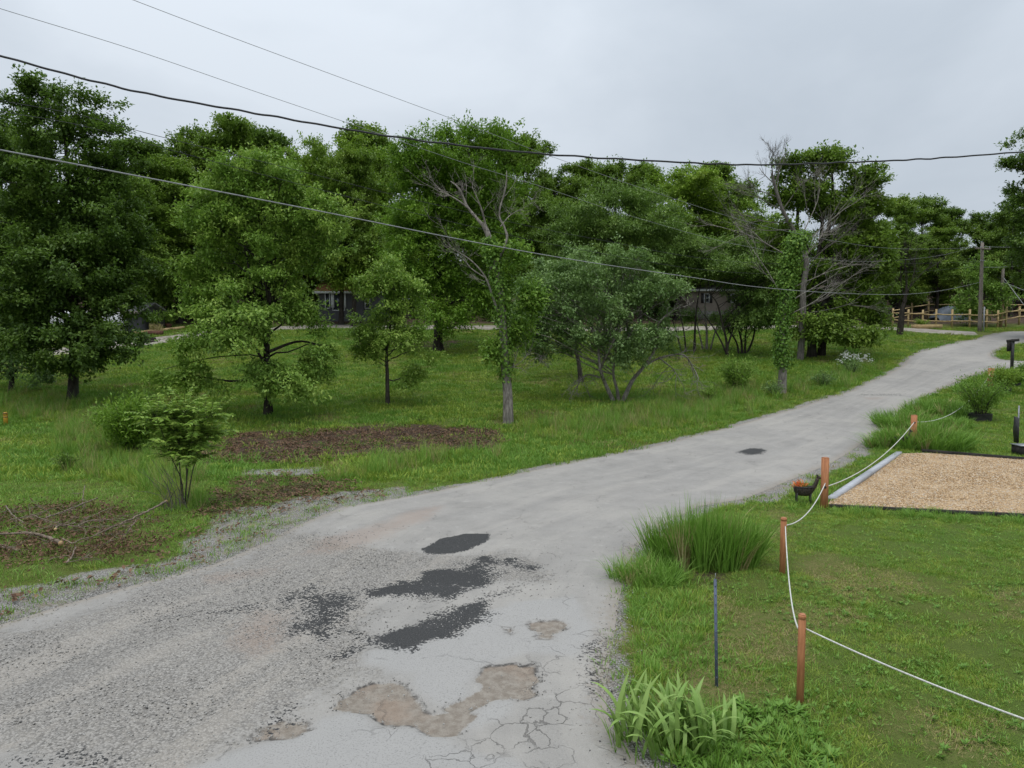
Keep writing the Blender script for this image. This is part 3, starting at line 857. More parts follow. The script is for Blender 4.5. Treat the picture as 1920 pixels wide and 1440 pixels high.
def dead_tree_d():
    b = G(953, 793); d = b[1]; s = d / FPX
    t = thing("vine_tree", b, "half-dead tree with pale bare upper limbs and vine-wrapped trunk at the lawn's edge", "tree")
    main = smooth_path([b - [0, 0, .3]] + [W(*q, d) for q in ((952, 740), (947, 680), (943, 610), (938, 540), (925, 480), (915, 440), (905, 418))], 40)
    mb = MB(); rad = np.linspace(9.5 * s, 4.5 * s, 40)
    mb.tube(main, rad * (1 + .35 * np.exp(-np.arange(40) / 2)), 12)
    def limb(pts, r0, r1, dd=0.0):
        P = smooth_path([W(q[0], q[1], d + dd * i / len(pts)) for i, q in enumerate(pts)], 6 * len(pts))
        mb.tube(P, np.linspace(r0 * s, r1 * s, len(P)) * .8, 7, False)
        for i in range(6):
            k = rng.integers(len(P) // 3, len(P) - 1)
            dr = P[k + 1] - P[k]; dr = dr / np.linalg.norm(dr) + rng.normal(0, .45, 3)
            twigs(mb, P[k], dr, rng.uniform(.5, 1.3), r1 * s * .6, 2, .5, 3, .15, .06)
    limb([(908, 425), (890, 405), (875, 385), (862, 355), (845, 340)], 4.2, 1.2, .6)
    limb([(880, 392), (862, 378), (840, 365), (820, 358)], 2.6, .8, -.5)
    limb([(912, 430), (905, 400), (896, 375), (885, 350)], 2.8, .9, -.6)
    limb([(930, 500), (950, 450), (945, 425), (936, 400), (948, 350), (950, 320)], 3.6, 1.0, .8)
    limb([(938, 425), (955, 405), (970, 395)], 1.4, .5, 1)
    limb([(940, 600), (925, 560), (910, 520), (885, 490), (855, 470)], 3.4, .9, -.8)
    limb([(908, 520), (880, 500), (870, 480)], 1.6, .6, .6)
    limb([(953, 690), (962, 688), (963, 683)], 2.0, 1.5, 0)
    tr = mb.build("trunk", M['bark_grey'], t, True)
    lm = MB()
    sec = main[8:33]
    ivy(lm, sec, rad[8:33], 2300, .14, .30, .42)
    ivy(lm, main[18:31], rad[18:31], 500, .15, .7, .45)
    side = np.array([W(*q, d) for q in ((960, 500), (985, 485), (1000, 490))])
    blobs = [(*W(975, 480, d), 26 * s, .7, 22 * s), (*W(990, 560, d), 26 * s, .7, 30 * s), (*W(925, 470, d), 22 * s, .5, 20 * s), (*W(975, 620, d + .4), 18 * s, .5, 28 * s), (*W(925, 655, d), 18 * s, .5, 20 * s)]
    foliage(lm, blobs, 90, 4200, .15, 'oak', b + [0, 0, 5], .55, .2, .45)
    lm.build("vine", M['leaf_ivy'], t)
dead_tree_d()

# -- tangled grey scrub tree with crooked twin trunks
def scrub_extra(mb, lm, d, s, trunk, rad):
    for a, r in (([(1150, 752), (1135, 720), (1125, 690), (1120, 640), (1105, 600)], 4.2), ([(1168, 752), (1185, 715), (1205, 690), (1225, 660), (1240, 610)], 4.6), ([(1125, 690), (1150, 640), (1165, 590)], 3),
                 ([(1125, 708), (1100, 703), (1085, 718)], 1.8), ([(1205, 690), (1235, 672), (1280, 665), (1300, 690), (1310, 710)], 2.2), ([(1110, 620), (1075, 600), (1040, 585)], 2),
                 ([(1090, 660), (1050, 660), (1010, 668)], 1.6), ([(1180, 640), (1175, 600), (1185, 580), (1180, 560), (1200, 530)], 2), ([(1225, 640), (1240, 600), (1280, 570)], 2.2), ([(1235, 670), (1260, 690), (1270, 705)], 1.4)):
        P = smooth_path([W(q[0], q[1], d + rng.normal(0, .35) * (i > 0)) for i, q in enumerate(a)], 7 * len(a))
        P[:, 2] = np.maximum(P[:, 2], Zb(P[:, 0], P[:, 1]) - .15)
        mb.tube(P, np.linspace(r * s, r * s * .4, len(P)), 7, False)
        for i in range(9):
            k = rng.integers(len(P) // 3, len(P) - 1)
            dr = P[k + 1] - P[k]; dr = dr / np.linalg.norm(dr) + rng.normal(0, .6, 3)
            twigs(mb, P[k], dr, rng.uniform(.6, 1.7), .022, 2, .7, 3, .25, .04)
tree("scrub_tree", "tangled grey scrub tree on crooked twin trunks right of the vine-wrapped trunk", (1160, 752),
     [(1080, 515, 70, 40), (1155, 500, 66, 34), (1025, 560, 55, 46), (1120, 570, 90, 46), (1205, 550, 62, 40), (1055, 620, 66, 38), (1150, 635, 75, 34), (1255, 555, 46, 36), (985, 600, 46, 40), (1000, 550, 52, 40), (1010, 640, 44, 30), (1240, 630, 45, 30), (1200, 640, 58, 28, -1), (1190, 670, 45, 16, -1.3), (1010, 610, 26, 24), (1255, 600, 26, 26)],
     430, 36000, .135, 'scrub', 'leaf_scrub', 'bark_grey', [(1158, 735), (1150, 700), (1155, 650), (1160, 590)], 3.6, 60, tint=.6, tvar=.22, csize=.6, extra=scrub_extra, low=.35)
tree("scrub_tree", "short scrub tree with a thick dark trunk behind the tangled scrub tree", (1090, 716), [(1040, 520, 50, 34), (1090, 500, 55, 34), (1020, 580, 40, 30), (1110, 560, 50, 40)],
     130, 11000, .15, 'scrub', 'leaf_scrub', 'bark_mid', [(1085, 680), (1078, 640), (1085, 560)], 5, 24, tint=.62, csize=.7)
# -- flat-layered sumac dome and the thin-stemmed cluster
tree("mimosa_tree", "broad domed tree with flat layered blue-green foliage behind the scrub tree", (1200, 664),
     [(1170, 372, 66, 26), (1110, 405, 72, 28), (1225, 405, 66, 30), (1075, 445, 66, 28), (1165, 440, 95, 30), (1255, 450, 60, 30), (1120, 490, 95, 28), (1225, 495, 80, 30), (1045, 490, 45, 22), (1290, 480, 46, 24)],
     520, 54000, .18, 'sumac', 'leaf_sumac', 'bark_dark', [(1200, 600), (1195, 520), (1185, 420)], 6, 40, tint=.5, tvar=.2, csize=1.05)
def stems(pts, r):
    def f(mb, lm, d, s, trunk, rad):
        for a in pts:
            P = smooth_path([W(q[0], q[1], d + rng.normal(0, .25) * (i > 0)) for i, q in enumerate(a)], 6 * len(a))
            P[0, 2] = float(Zb(P[0, 0], P[0, 1])) - .2
            mb.tube(P, np.linspace(r * s, r * s * .45, len(P)), 6, False)
            for i in range(5):
                k = rng.integers(len(P) // 2, len(P) - 1)
                twigs(mb, P[k], rng.normal(0, .6, 3) + [0, 0, .6], rng.uniform(.7, 1.5), .02, 1, .5, 3)
    return f
tree("mimosa_tree", "thin slanting stems with flat foliage in front of the beige house", (1302, 662), [(1295, 470, 70, 24), (1345, 492, 66, 20), (1265, 525, 36, 20), (1365, 465, 60, 20), (1310, 508, 60, 14)],
     190, 16000, .18, 'sumac', 'leaf_sumac', 'bark_dark', [(1303, 620), (1306, 580), (1315, 520)], 2.6, 26, tint=.5, csize=.85, extra=stems([[(1286, 660), (1282, 620), (1270, 570)], [(1278, 662), (1270, 630), (1258, 590)]], 1.8))
tree("mimosa_tree", "clump of pale upright stems between the thin slanting tree and the forked one", (1325, 656), [(1330, 515, 34, 14), (1300, 590, 20, 12), (1350, 592, 20, 10)],
     60, 3200, .18, 'sumac', 'leaf_sumac', 'bark_grey', [(1325, 620), (1322, 580), (1325, 540)], 2.6, 14, csize=.6, extra=stems([[(1318, 656), (1310, 620), (1300, 585)], [(1332, 656), (1340, 625), (1348, 600)]], 1.8))
tree("mimosa_tree", "small forked tree with flat foliage spread right of the beige house window", (1364, 670), [(1390, 498, 70, 22), (1440, 512, 55, 24), (1430, 565, 34, 20), (1395, 588, 34, 12)],
     180, 15000, .18, 'sumac', 'leaf_sumac', 'bark_dark', [(1362, 640), (1355, 610), (1345, 570), (1330, 550)], 2.8, 24, tint=.5, csize=.85, extra=stems([[(1364, 668), (1352, 640), (1335, 610), (1320, 590)], [(1364, 650), (1375, 615), (1385, 580)]], 2.0))
tree("mimosa_tree", "several dark curved stems under a flat crown just left of the vine column", (1392, 664), [(1410, 590, 40, 24), (1440, 600, 30, 22), (1400, 545, 50, 22), (1370, 600, 28, 16)],
     100, 7000, .2, 'sumac', 'leaf_sumac', 'bark_dark', [(1390, 640), (1384, 610), (1380, 570)], 2.6, 18, tint=.4, csize=.75, extra=stems([[(1400, 664), (1412, 635), (1416, 600), (1410, 560)], [(1385, 664), (1380, 640), (1360, 610)], [(1397, 664), (1398, 630), (1404, 590)]], 2.2))

# -- vine column with leaning bare branches
def vine_column():
    b = G(1465, 738); d = b[1]; s = d / FPX
    t = thing("vine_column_tree", b, "dead trunk wrapped in bright green vine like a column beside the lane", "tree")
    main = smooth_path([b - [0, 0, .25]] + [W(*q, d) for q in ((1468, 690), (1466, 640), (1472, 580), (1478, 520), (1486, 470), (1500, 440))], 36)
    rad = np.linspace(8 * s, 4 * s, 36)
    mb = MB(); mb.tube(main, rad * (1 + .4 * np.exp(-np.arange(36) / 2)), 9)
    for a, dr in (((1490, 560), (.75, .1, .8)), ((1480, 590), (.8, -.3, .55)), ((1490, 500), (.95, .2, .75)), ((1484, 540), (1, 0, .35)), ((1475, 560), (-.7, .3, .8)), ((1480, 480), (-.8, 0, .5)), ((1500, 450), (.7, .2, 1)), ((1495, 470), (.9, -.2, .6))):
        for j in range(1):
            twigs(mb, W(a[0], a[1], d), np.array(dr) + rng.normal(0, .12, 3), rng.uniform(2.4, 3.8), 1.2 * s, 3, .36, 4, .10, .04)
    tr = mb.build("trunk", M['bark_grey'], t, True)
    lm = MB()
    ivy(lm, main[6:], rad[6:], 6500, .14, .46, .34)
    ivy(lm, main[21:35], rad[21:35], 2600, .14, .72, .5)
    lm.build("vine", M['leaf_ivy'], t)
vine_column()

# -- twin-trunk oak on the right with dead limbs
def oak_r_extra(mb, lm, d, s, trunk, rad):
    P = smooth_path([b_ for b_ in (G(1540, 668) - [0, 0, .2], W(1545, 630, d), W(1570, 600, d - .5), W(1600, 610, d - 1))], 20)
    mb.tube(P, np.linspace(9 * s, 3 * s, 20), 8, False)
    for a in ([(1530, 600), (1560, 540), (1590, 480), (1600, 420)], [(1520, 560), (1500, 500), (1495, 420), (1500, 350)], [(1525, 560), (1545, 480), (1560, 380), (1560, 320)], [(1530, 520), (1600, 430), (1625, 350)]):
        Q = smooth_path([W(q[0], q[1], d + rng.normal(0, .6)) for q in a], 20)
        mb.tube(Q, np.linspace(6 * s, 1.8 * s, 20), 6, False)
tree("oak_tree", "big oak with open clustered crown on twin dark trunks near the lane", (1522, 670),
     [(1500, 320, 36, 30), (1550, 310, 34, 26), (1475, 370, 40, 36), (1530, 375, 50, 34), (1620, 350, 38, 42), (1640, 400, 30, 40), (1580, 400, 48, 26), (1600, 460, 45, 30), (1640, 480, 34, 60),
      (1560, 500, 50, 40), (1620, 550, 48, 46), (1560, 580, 50, 30), (1590, 625, 58, 18, -1.5), (1530, 610, 50, 26, -1), (1640, 610, 24, 20), (1460, 450, 30, 40), (1500, 530, 40, 40)],
     760, 66000, .21, 'oak', 'leaf_oak', 'bark_dark', [(1522, 640), (1518, 600), (1525, 540), (1540, 440), (1545, 350)], 9, 60, tint=.5, tvar=.22, csize=.85, extra=oak_r_extra)

def bare_tree(name, label, base, pts, r_px, limbs_, bm='bark_dead', depth=None):
    b = G(*base) if depth is None else np.array([*At(base[0], base[1], depth)[:2], 0.0])
    if depth is not None: b[2] = float(Zb(b[0], b[1]))
    d = b[1]; s = d / FPX
    t = thing(name, b, label, "tree")
    main = smooth_path([b - [0, 0, .25]] + [W(*q, d) for q in pts], 8 * len(pts))
    mb = MB(); mb.tube(main, np.linspace(r_px * s, r_px * s * .3, len(main)), 8)
    br = MB()
    for (px, py, dx, dz, ln, dep) in limbs_:
        twigs(br, W(px, py, d), np.array([dx, rng.normal(0, .35), dz]), ln, max(r_px * s * .15, .02), dep, .40, 4, .11, .06)
    mb.build("trunk", M[bm], t, True)
    br.build("branches", M[bm], t, True)
bare_tree("dead_tree", "tall dead tree with pale bare twigs fanning above the treetops", (1500, 676),
          [(1505, 600), (1506, 540), (1512, 490), (1495, 445), (1468, 395), (1452, 345), (1447, 325)], 7,
          [(1450, 340, -.4, 1, 1.7, 3), (1450, 335, .3, 1, 1.8, 3), (1447, 326, 0, 1, 1.5, 3), (1455, 355, .7, .9, 2.2, 3), (1458, 370, -.8, .35, 2.6, 3), (1468, 395, -1, .1, 2.8, 3), (1478, 415, -.9, -.1, 3.0, 3), (1452, 345, -.6, .8, 1.9, 3), (1452, 345, .5, 1, 1.9, 3),
           (1490, 430, -1, -.2, 3.4, 3), (1500, 450, -.8, -.3, 3.2, 3), (1470, 390, .6, .8, 2.6, 3), (1512, 480, .5, 1, 3.4, 3), (1510, 500, .9, .8, 3.8, 3), (1508, 540, 1, .6, 4.2, 3), (1506, 560, 1, .4, 3.8, 3), (1506, 590, 1, .2, 3.6, 3), (1508, 520, .8, .5, 4.2, 3)])
bare_tree("dead_tree", "small leaning bare tree with a black trunk in front of the rail fence", (1686, 628),
          [(1690, 600), (1692, 580), (1697, 560), (1700, 535)], 6.5,
          [(1697, 560, -.5, .9, 3.2, 3), (1698, 550, .35, 1, 3.4, 3), (1696, 570, -.8, .7, 2.6, 2), (1697, 565, .6, 1, 3, 3), (1700, 540, 0, 1, 3.2, 3), (1700, 540, -.3, 1, 3, 3)], 'bark_dark')
tree("young_tree", "thin-leaved small tree growing in front of the utility pole", (1848, 612), [(1845, 500, 26, 18), (1830, 520, 22, 14), (1850, 545, 32, 14), (1810, 565, 30, 16), (1870, 565, 26, 16), (1840, 580, 40, 14)],
     120, 7500, .22, 'sumac', 'leaf_bright', 'bark_mid', [(1848, 590), (1846, 550), (1845, 500)], 2, 16, tint=.35, csize=.9)
tree("oak_tree", "dark oak leaning in from the right edge above the lane", (1990, 640), [(1925, 270, 36, 22), (1930, 310, 40, 16), (1950, 350, 60, 26), (1980, 300, 70, 60), (1930, 400, 50, 30), (1975, 450, 75, 55), (1975, 500, 60, 40), (2010, 550, 80, 50)],
     380, 36000, .21, 'oak', 'leaf_dark', 'bark_dark', [(1985, 560), (1975, 450), (1965, 320)], 9, 40, tint=.4, csize=.9)

# -- the wood behind: shared crowns, each tree its own object
PROTO = []
def proto(h, w, style, lmat, n_leaf, leaf, tint, nblob, ratio=.30):
    """a tree of height h standing at the origin (mesh data shared between its copies)"""
    blobs = []
    top = h; lowc = h * ratio
    for i in range(nblob):
        u = rng.random(); z = lowc + (top - lowc) * u * .92
        rr = w * .5 * math.sqrt(max(.12, 1 - ((z - (lowc + top) * .48) / ((top - lowc) * .62)) ** 2))
        an = rng.uniform(0, 2 * math.pi); q = rr * math.sqrt(rng.random()) * .72
        s = w * rng.uniform(.13, .22)
        blobs.append((q * math.cos(an), q * math.sin(an), z - s * .3, s, s, s * rng.uniform(.55, .8)))
    lm = MB(); C, _ = foliage(lm, blobs, int(nblob * 14), n_leaf, leaf, style, np.array([0, 0, h * .45]), tint, .24, w * .10)
    mb = MB()
    tr = smooth_path([(0, 0, -.4), (rng.normal(0, .1), rng.normal(0, .1), h * .25), (rng.normal(0, .3), rng.normal(0, .3), h * .55), (rng.normal(0, .5), rng.normal(0, .5), h * .9)], 24)
    rd = np.linspace(h * .018, .05, 24)
    mb.tube(tr, rd * (1 + .6 * np.exp(-np.arange(24) / 1.5)), 9); limbs(mb, tr, rd, C, 40, low=.3)
    tm, cm = mb.mesh("trunk", True), lm.mesh("crown")
    tm.materials.append(M['bark_dark']); cm.materials.append(M[lmat])
    PROTO.append((tm, cm, h))
proto(18, 11, 'oak', 'leaf_oak', 40000, .245, .52, 26)
proto(18, 10, 'oak', 'leaf_oak', 36000, .245, .42, 22)
proto(17, 12, 'oak', 'leaf_yellow', 40000, .245, .45, 26)
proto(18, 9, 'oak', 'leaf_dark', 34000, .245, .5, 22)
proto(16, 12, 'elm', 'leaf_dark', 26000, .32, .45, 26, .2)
proto(8, 9, 'scrub', 'leaf_dark', 14000, .26, .45, 20, .02)
proto(13, 8, 'oak', 'leaf_oak', 18000, .30, .38, 20, .2)

def wood_tree(px, top, d, k, label, wide=1.0, group="trees of the wood behind the houses", name="wood_tree"):
    p = At(px, top, d); z = float(Zb(p[0], d))
    tm, cm, h = PROTO[k]
    s = (p[2] - z) / h / 0.97
    t = thing(name, (p[0], d, z), label, "tree", group)
    t.rotation_euler = (0, 0, rng.uniform(0, 6.28)); t.scale = (s * wide, s * wide, s)
    for nm, me in (("trunk", tm), ("crown", cm)):
        o = bpy.data.objects.new(nm, me); COL.objects.link(o); o.parent = t

SKY = [(-70, 235, 66, 3, 1.1), (5, 225, 72, 1, 1.0), (275, 262, 74, 3, 1.0), (352, 236, 80, 1, .9), (428, 226, 80, 0, .9), (485, 242, 86, 3, .9), (555, 268, 84, 2, 1.0), (622, 262, 78, 2, .95),
       (690, 240, 88, 0, 1.0), (745, 275, 84, 1, .9), (935, 240, 84, 1, 1.0), (985, 265, 92, 0, .8), (1045, 328, 88, 1, 1.0), (1100, 306, 92, 0, .9), (1160, 302, 84, 1, 1.0), (1215, 312, 92, 0, .8),
       (1275, 300, 76, 2, 1.15), (1335, 312, 82, 0, 1.0), (1380, 335, 86, 1, .9), (1690, 372, 84, 0, 1.1), (1735, 368, 90, 1, 1.0), (1775, 388, 94, 3, .9), (1832, 398, 96, 1, 1.1), (1885, 405, 90, 3, 1.0), (1905, 365, 84, 1, .9), (1960, 350, 90, 0, 1.2)]
NTH = ["first", "second", "third", "fourth", "fifth", "sixth", "seventh", "eighth", "ninth", "tenth", "eleventh", "twelfth", "thirteenth", "fourteenth", "fifteenth", "sixteenth", "seventeenth", "eighteenth", "nineteenth",
       "twentieth", "twenty-first", "twenty-second", "twenty-third", "twenty-fourth", "twenty-fifth", "twenty-sixth", "twenty-seventh"]
KIND = {0: "green oak", 1: "dull green oak", 2: "yellow-green oak", 3: "slim dark oak"}
for i, (px, top, d, k, w) in enumerate(SKY):
    wood_tree(px, top, d, k, "%s at the wood's skyline, %s treetop from the left" % (KIND[k], NTH[i]), w)
wood_tree(634, 268, 70.5, 2, "yellow-green oak whose dark trunk crosses the orange roof", .8)
wood_tree(658, 285, 69, 0, "oak with a thick dark trunk right before the grey house wall", .8)
FILL = [(-120, 330, 62, 6), (-30, 420, 60, 6), (70, 400, 70, 4), (180, 380, 76, 4), (245, 350, 68, 6), (310, 330, 88, 4), (390, 330, 90, 4), (560, 360, 92, 4), (650, 360, 96, 4), (740, 380, 92, 4), (1010, 420, 80, 6), (1050, 400, 96, 4),
        (1150, 420, 98, 4), (1250, 420, 98, 4), (1340, 420, 96, 4), (1420, 430, 92, 4), (1440, 470, 84, 6), (1480, 440, 96, 4), (1570, 430, 92, 4), (1650, 440, 92, 4), (1720, 450, 98, 4), (1800, 470, 100, 4), (1870, 460, 100, 4), (1930, 450, 98, 4), (2000, 430, 90, 4),
        (480, 330, 94, 4), (850, 330, 94, 4), (920, 380, 90, 4), (1700, 480, 86, 6), (1770, 490, 88, 6), (1650, 500, 84, 6)]
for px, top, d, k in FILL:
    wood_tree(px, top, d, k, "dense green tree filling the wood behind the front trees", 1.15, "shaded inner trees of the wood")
UNDER = [(300, 545, 76), (365, 560, 78), (440, 565, 80), (510, 560, 78), (575, 555, 82), (790, 555, 78), (860, 545, 76), (930, 555, 74), (1000, 560, 76), (1070, 550, 76), (1140, 560, 78), (1215, 555, 80), (1270, 565, 84), (1460, 560, 76), (1540, 565, 76), (1620, 570, 78), (-40, 545, 60), (40, 560, 66), (110, 560, 72), (330, 560, 82), (400, 560, 86), (470, 555, 88), (540, 560, 90), (830, 560, 84), (900, 560, 88), (960, 565, 82), (1030, 560, 84), (1100, 555, 86), (1180, 560, 88),
         (1250, 560, 88), (1440, 560, 86), (1500, 560, 86), (1580, 560, 84), (1650, 560, 90), (1720, 560, 92), (1790, 560, 94), (1860, 560, 94), (1930, 560, 90), (740, 540, 92), (620, 520, 96), (250, 555, 84)]
for px, top, d in UNDER:
    wood_tree(px, top, d, 5, "dark leafy understorey shrub at the foot of the wood", 1.3, "understorey shrubs of the wood", "understorey_shrub")
for px, top, d, k in ((330, 300, 72, 0), (250, 330, 66, 1), (560, 330, 76, 0), (690, 330, 80, 2), (1010, 350, 70, 1), (1440, 420, 74, 0), (1400, 400, 78, 2), (1690, 420, 74, 1), (1760, 430, 78, 0), (1060, 380, 74, 0), (1330, 370, 80, 0), (1600, 400, 74, 0)):
    wood_tree(px, top, d, k, "leafy tree at the near edge of the wood", 1.1, "edge trees of the wood")
for j, (px, top, d, k) in enumerate(((-170, 250, 60, 1), (-250, 300, 66, 0), (-330, 280, 62, 3), (-420, 320, 70, 4), (-520, 330, 66, 0), (-620, 330, 74, 4), (-300, 420, 58, 6), (-480, 430, 60, 6), (-720, 340, 72, 1), (-160, 470, 56, 5), (-380, 500, 58, 5), (-560, 500, 60, 5),
                                    (2060, 330, 86, 1), (2130, 350, 90, 0), (2210, 340, 84, 3), (2300, 350, 90, 4), (2400, 350, 86, 0), (2150, 470, 82, 6), (2280, 470, 80, 6))):
    wood_tree(px, top, d, k, "leafy tree of the wood just outside the picture's sides", 1.1, "outer trees of the wood")
for j in range(34):
    px = -700 + j * 95
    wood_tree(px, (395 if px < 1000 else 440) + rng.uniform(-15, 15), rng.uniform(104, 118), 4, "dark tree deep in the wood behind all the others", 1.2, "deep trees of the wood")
# ------------------------------------------------------------------ grass, weeds, stones (uncountable: one object each)
M['grass'] = leafmat("grass_blade", [(0.140, 0.222, 0.027), (0.270, 0.372, 0.048), (0.405, 0.465, 0.088)], .3, .6, .25)
M['grass_lush'] = leafmat("grass_lush", [(0.095, 0.205, 0.026), (0.175, 0.335, 0.044), (0.28, 0.44, 0.09)], .3, .55, .3)
M['grass_dry'] = leafmat("grass_dry", [(0.22, 0.20, 0.075), (0.36, 0.30, 0.13), (0.50, 0.42, 0.23)], .2, .8, .15)
M['grass_broad'] = leafmat("grass_broad", [(0.115, 0.21, 0.042), (0.19, 0.315, 0.066), (0.30, 0.43, 0.12)], .25, .5, .3)
M['weed'] = leafmat("weed_leaf", [(0.075, 0.165, 0.024), (0.135, 0.265, 0.036), (0.20, 0.35, 0.055)], .25, .5, .3)

def blades(mb, n, spread, h0, h1, w, lean, bend=.5, v0=.5, vv=.2, segs=2, clump=.6):
    """curved tapering blades growing from a small disc"""
    an = rng.uniform(0, 6.283, n); r = spread * rng.random(n) ** clump
    B = np.stack([r * np.cos(an), r * np.sin(an), np.full(n, -.02)], 1)
    la = an + rng.normal(0, .7, n)
    D = np.stack([np.cos(la), np.sin(la), np.zeros(n)], 1)
    H = rng.uniform(h0, h1, n); ln = lean * rng.uniform(.3, 1.3, n)
    fa = la + rng.normal(0, .6, n) + 1.57
    S = np.stack([np.cos(fa), np.sin(fa), np.zeros(n)], 1)
    rows = []
    for k in range(segs + 1):
        t = k / segs
        c = B + D * (H * ln * (t * (1 - bend) + bend * t * t))[:, None]
        c[:, 2] += H * (t - bend * .55 * ln * t ** 3)
        wk = w * rng.uniform(.8, 1.2, n) * (1 - t ** 1.8) * (.75 + .5 * min(t * 3, 1) * .5)
        rows.append((c, wk))
    V = []; 
    for k in range(segs):
        c, wk = rows[k]; V += [c - S * wk[:, None] / 2, c + S * wk[:, None] / 2]
    V.append(rows[-1][0])
    V = np.stack(V, 1); m = 2 * segs + 1
    i = np.arange(n)[:, None] * m
    fs = [np.concatenate([i + np.array([[2 * k, 2 * k + 1, 2 * k + 3, 2 * k + 2]]) for k in range(segs - 1)])] if segs > 1 else []
    fs.append(i + np.array([[2 * segs - 2, 2 * segs - 1, 2 * segs]]))
    a = np.clip(rng.normal(v0, vv, n), 0, 1)
    mb.add(V.reshape(-1, 3), fs, np.repeat(a, m))

def tuft(mat, f):
    mb = MB(); f(mb); me = mb.mesh("tuft"); me.materials.append(M[mat])
    return bpy.data.objects.new("tuft", me)          # used by the scatter only; never linked

def broadleaf(mb, n, L, v0=.5):
    an = rng.uniform(0, 6.283, n)
    T = np.stack([np.cos(an), np.sin(an), rng.uniform(.15, .9, n)], 1)
    C = np.stack([np.cos(an) * .012, np.sin(an) * .012, rng.uniform(0, .03, n)], 1)
    l = L * rng.uniform(.6, 1.2, n)
    mb.leaves(C, T, np.tile([0, 0, 1.0], (n, 1)) + rng.normal(0, .2, (n, 3)), l, l * .30, np.clip(rng.normal(v0, .2, n), 0, 1), .12)

def pebble(mb, s, v):
    p = np.array([[1, 0, 0], [-1, 0, 0], [0, 1, 0], [0, -1, 0], [0, 0, 1], [0, 0, -1], [.6, .6, .5], [-.6, .55, .5], [-.6, -.6, .45], [.6, -.6, .5]]) * rng.uniform(.7, 1.2, (10, 3)) * s * np.array([1, 1, .65])
    f = np.array([[4, 0, 6], [4, 6, 2], [4, 2, 7], [4, 7, 1], [4, 1, 8], [4, 8, 3], [4, 3, 9], [4, 9, 0], [5, 6, 0], [5, 2, 6], [5, 7, 2], [5, 1, 7], [5, 8, 1], [5, 3, 8], [5, 9, 3], [5, 0, 9]])
    mb.add(p, [f], v)

def scatter(name, label, cat, P, protos, idx, scl, rotz, tilt=.12):
    me = bpy.data.meshes.new(name)
    n = len(P)
    me.vertices.add(n); me.vertices.foreach_set("co", np.ascontiguousarray(P, np.float32).ravel())
    rot = np.stack([rng.normal(0, tilt, n), rng.normal(0, tilt, n), rotz], 1)
    at = me.attributes.new("rot", 'FLOAT_VECTOR', 'POINT'); at.data.foreach_set("vector", np.ascontiguousarray(rot, np.float32).ravel())
    at = me.attributes.new("scl", 'FLOAT', 'POINT'); at.data.foreach_set("value", np.ascontiguousarray(scl, np.float32))
    at = me.attributes.new("pick", 'INT', 'POINT'); at.data.foreach_set("value", np.ascontiguousarray(idx, np.int32))
    me.update()
    o = bpy.data.objects.new(name, me); COL.objects.link(o)
    ng = bpy.data.node_groups.new(name + "_scatter", 'GeometryNodeTree')
    ng.interface.new_socket("Geometry", in_out='INPUT', socket_type='NodeSocketGeometry')
    ng.interface.new_socket("Geometry", in_out='OUTPUT', socket_type='NodeSocketGeometry')
    gi, go = ng.nodes.new("NodeGroupInput"), ng.nodes.new("NodeGroupOutput")
    j = ng.nodes.new("GeometryNodeJoinGeometry")
    def named(nm, t):
        q = ng.nodes.new("GeometryNodeInputNamedAttribute"); q.data_type = t; q.inputs["Name"].default_value = nm
        return q.outputs["Attribute"]
    a_rot, a_s, a_i = named("rot", 'FLOAT_VECTOR'), named("scl", 'FLOAT'), named("pick", 'INT')
    er = ng.nodes.new("FunctionNodeEulerToRotation"); ng.links.new(a_rot, er.inputs[0])
    for k, po in enumerate(protos):
        oi = ng.nodes.new("GeometryNodeObjectInfo"); oi.inputs["Object"].default_value = po
        cm = ng.nodes.new("FunctionNodeCompare"); cm.data_type = 'INT'; cm.operation = 'EQUAL'
        ng.links.new(a_i, cm.inputs[2]); cm.inputs[3].default_value = k
        ip = ng.nodes.new("GeometryNodeInstanceOnPoints")
        ng.links.new(gi.outputs[0], ip.inputs["Points"]); ng.links.new(cm.outputs[0], ip.inputs["Selection"])
        ng.links.new(oi.outputs["Geometry"], ip.inputs["Instance"])
        ng.links.new(er.outputs[0], ip.inputs["Rotation"]); ng.links.new(a_s, ip.inputs["Scale"])
        ng.links.new(ip.outputs[0], j.inputs[0])
    ng.links.new(j.outputs[0], go.inputs[0])
    md = o.modifiers.new("scatter", 'NODES'); md.node_group = ng
    tag(o, label, cat, kind="stuff")
    return o

def field(n, x0, x1, y0, y1, margin=2.0):
    X, Y = rng.uniform(x0, x1, n), rng.uniform(y0, y1, n)
    ok = np.abs(X) < Y * .92 + margin
    return X[ok], Y[ok]

# prototypes
T_lawn = [tuft('grass', lambda m, s=s, v=v: blades(m, 22, .085, .022, .055, .0062, 1.2, .5, v, .26, 2)) for s, v in ((1, .12), (2, .5), (3, .72), (4, .32))]
T_lush = [tuft('grass_lush', lambda m, v=v: blades(m, 20, .09, .035, .09, .008, .9, .5, v, .2, 2)) for v in (.4, .55)]
T_drylow = [tuft('grass_dry', lambda m: blades(m, 18, .09, .015, .045, .0055, 1.4, .5, .4, .22, 2))]
T_clover = [tuft('weed', lambda m: broadleaf(m, 8, .05)), tuft('weed', lambda m: broadleaf(m, 14, .075, .55))]
T_mid = [tuft('grass_lush', lambda m, v=v: blades(m, 34, .18, .14, .34, .014, .75, .55, v, .2, 3)) for v in (.35, .5, .65)] + [tuft('grass', lambda m: blades(m, 30, .2, .15, .36, .012, .7, .5, .6, .2, 3))]
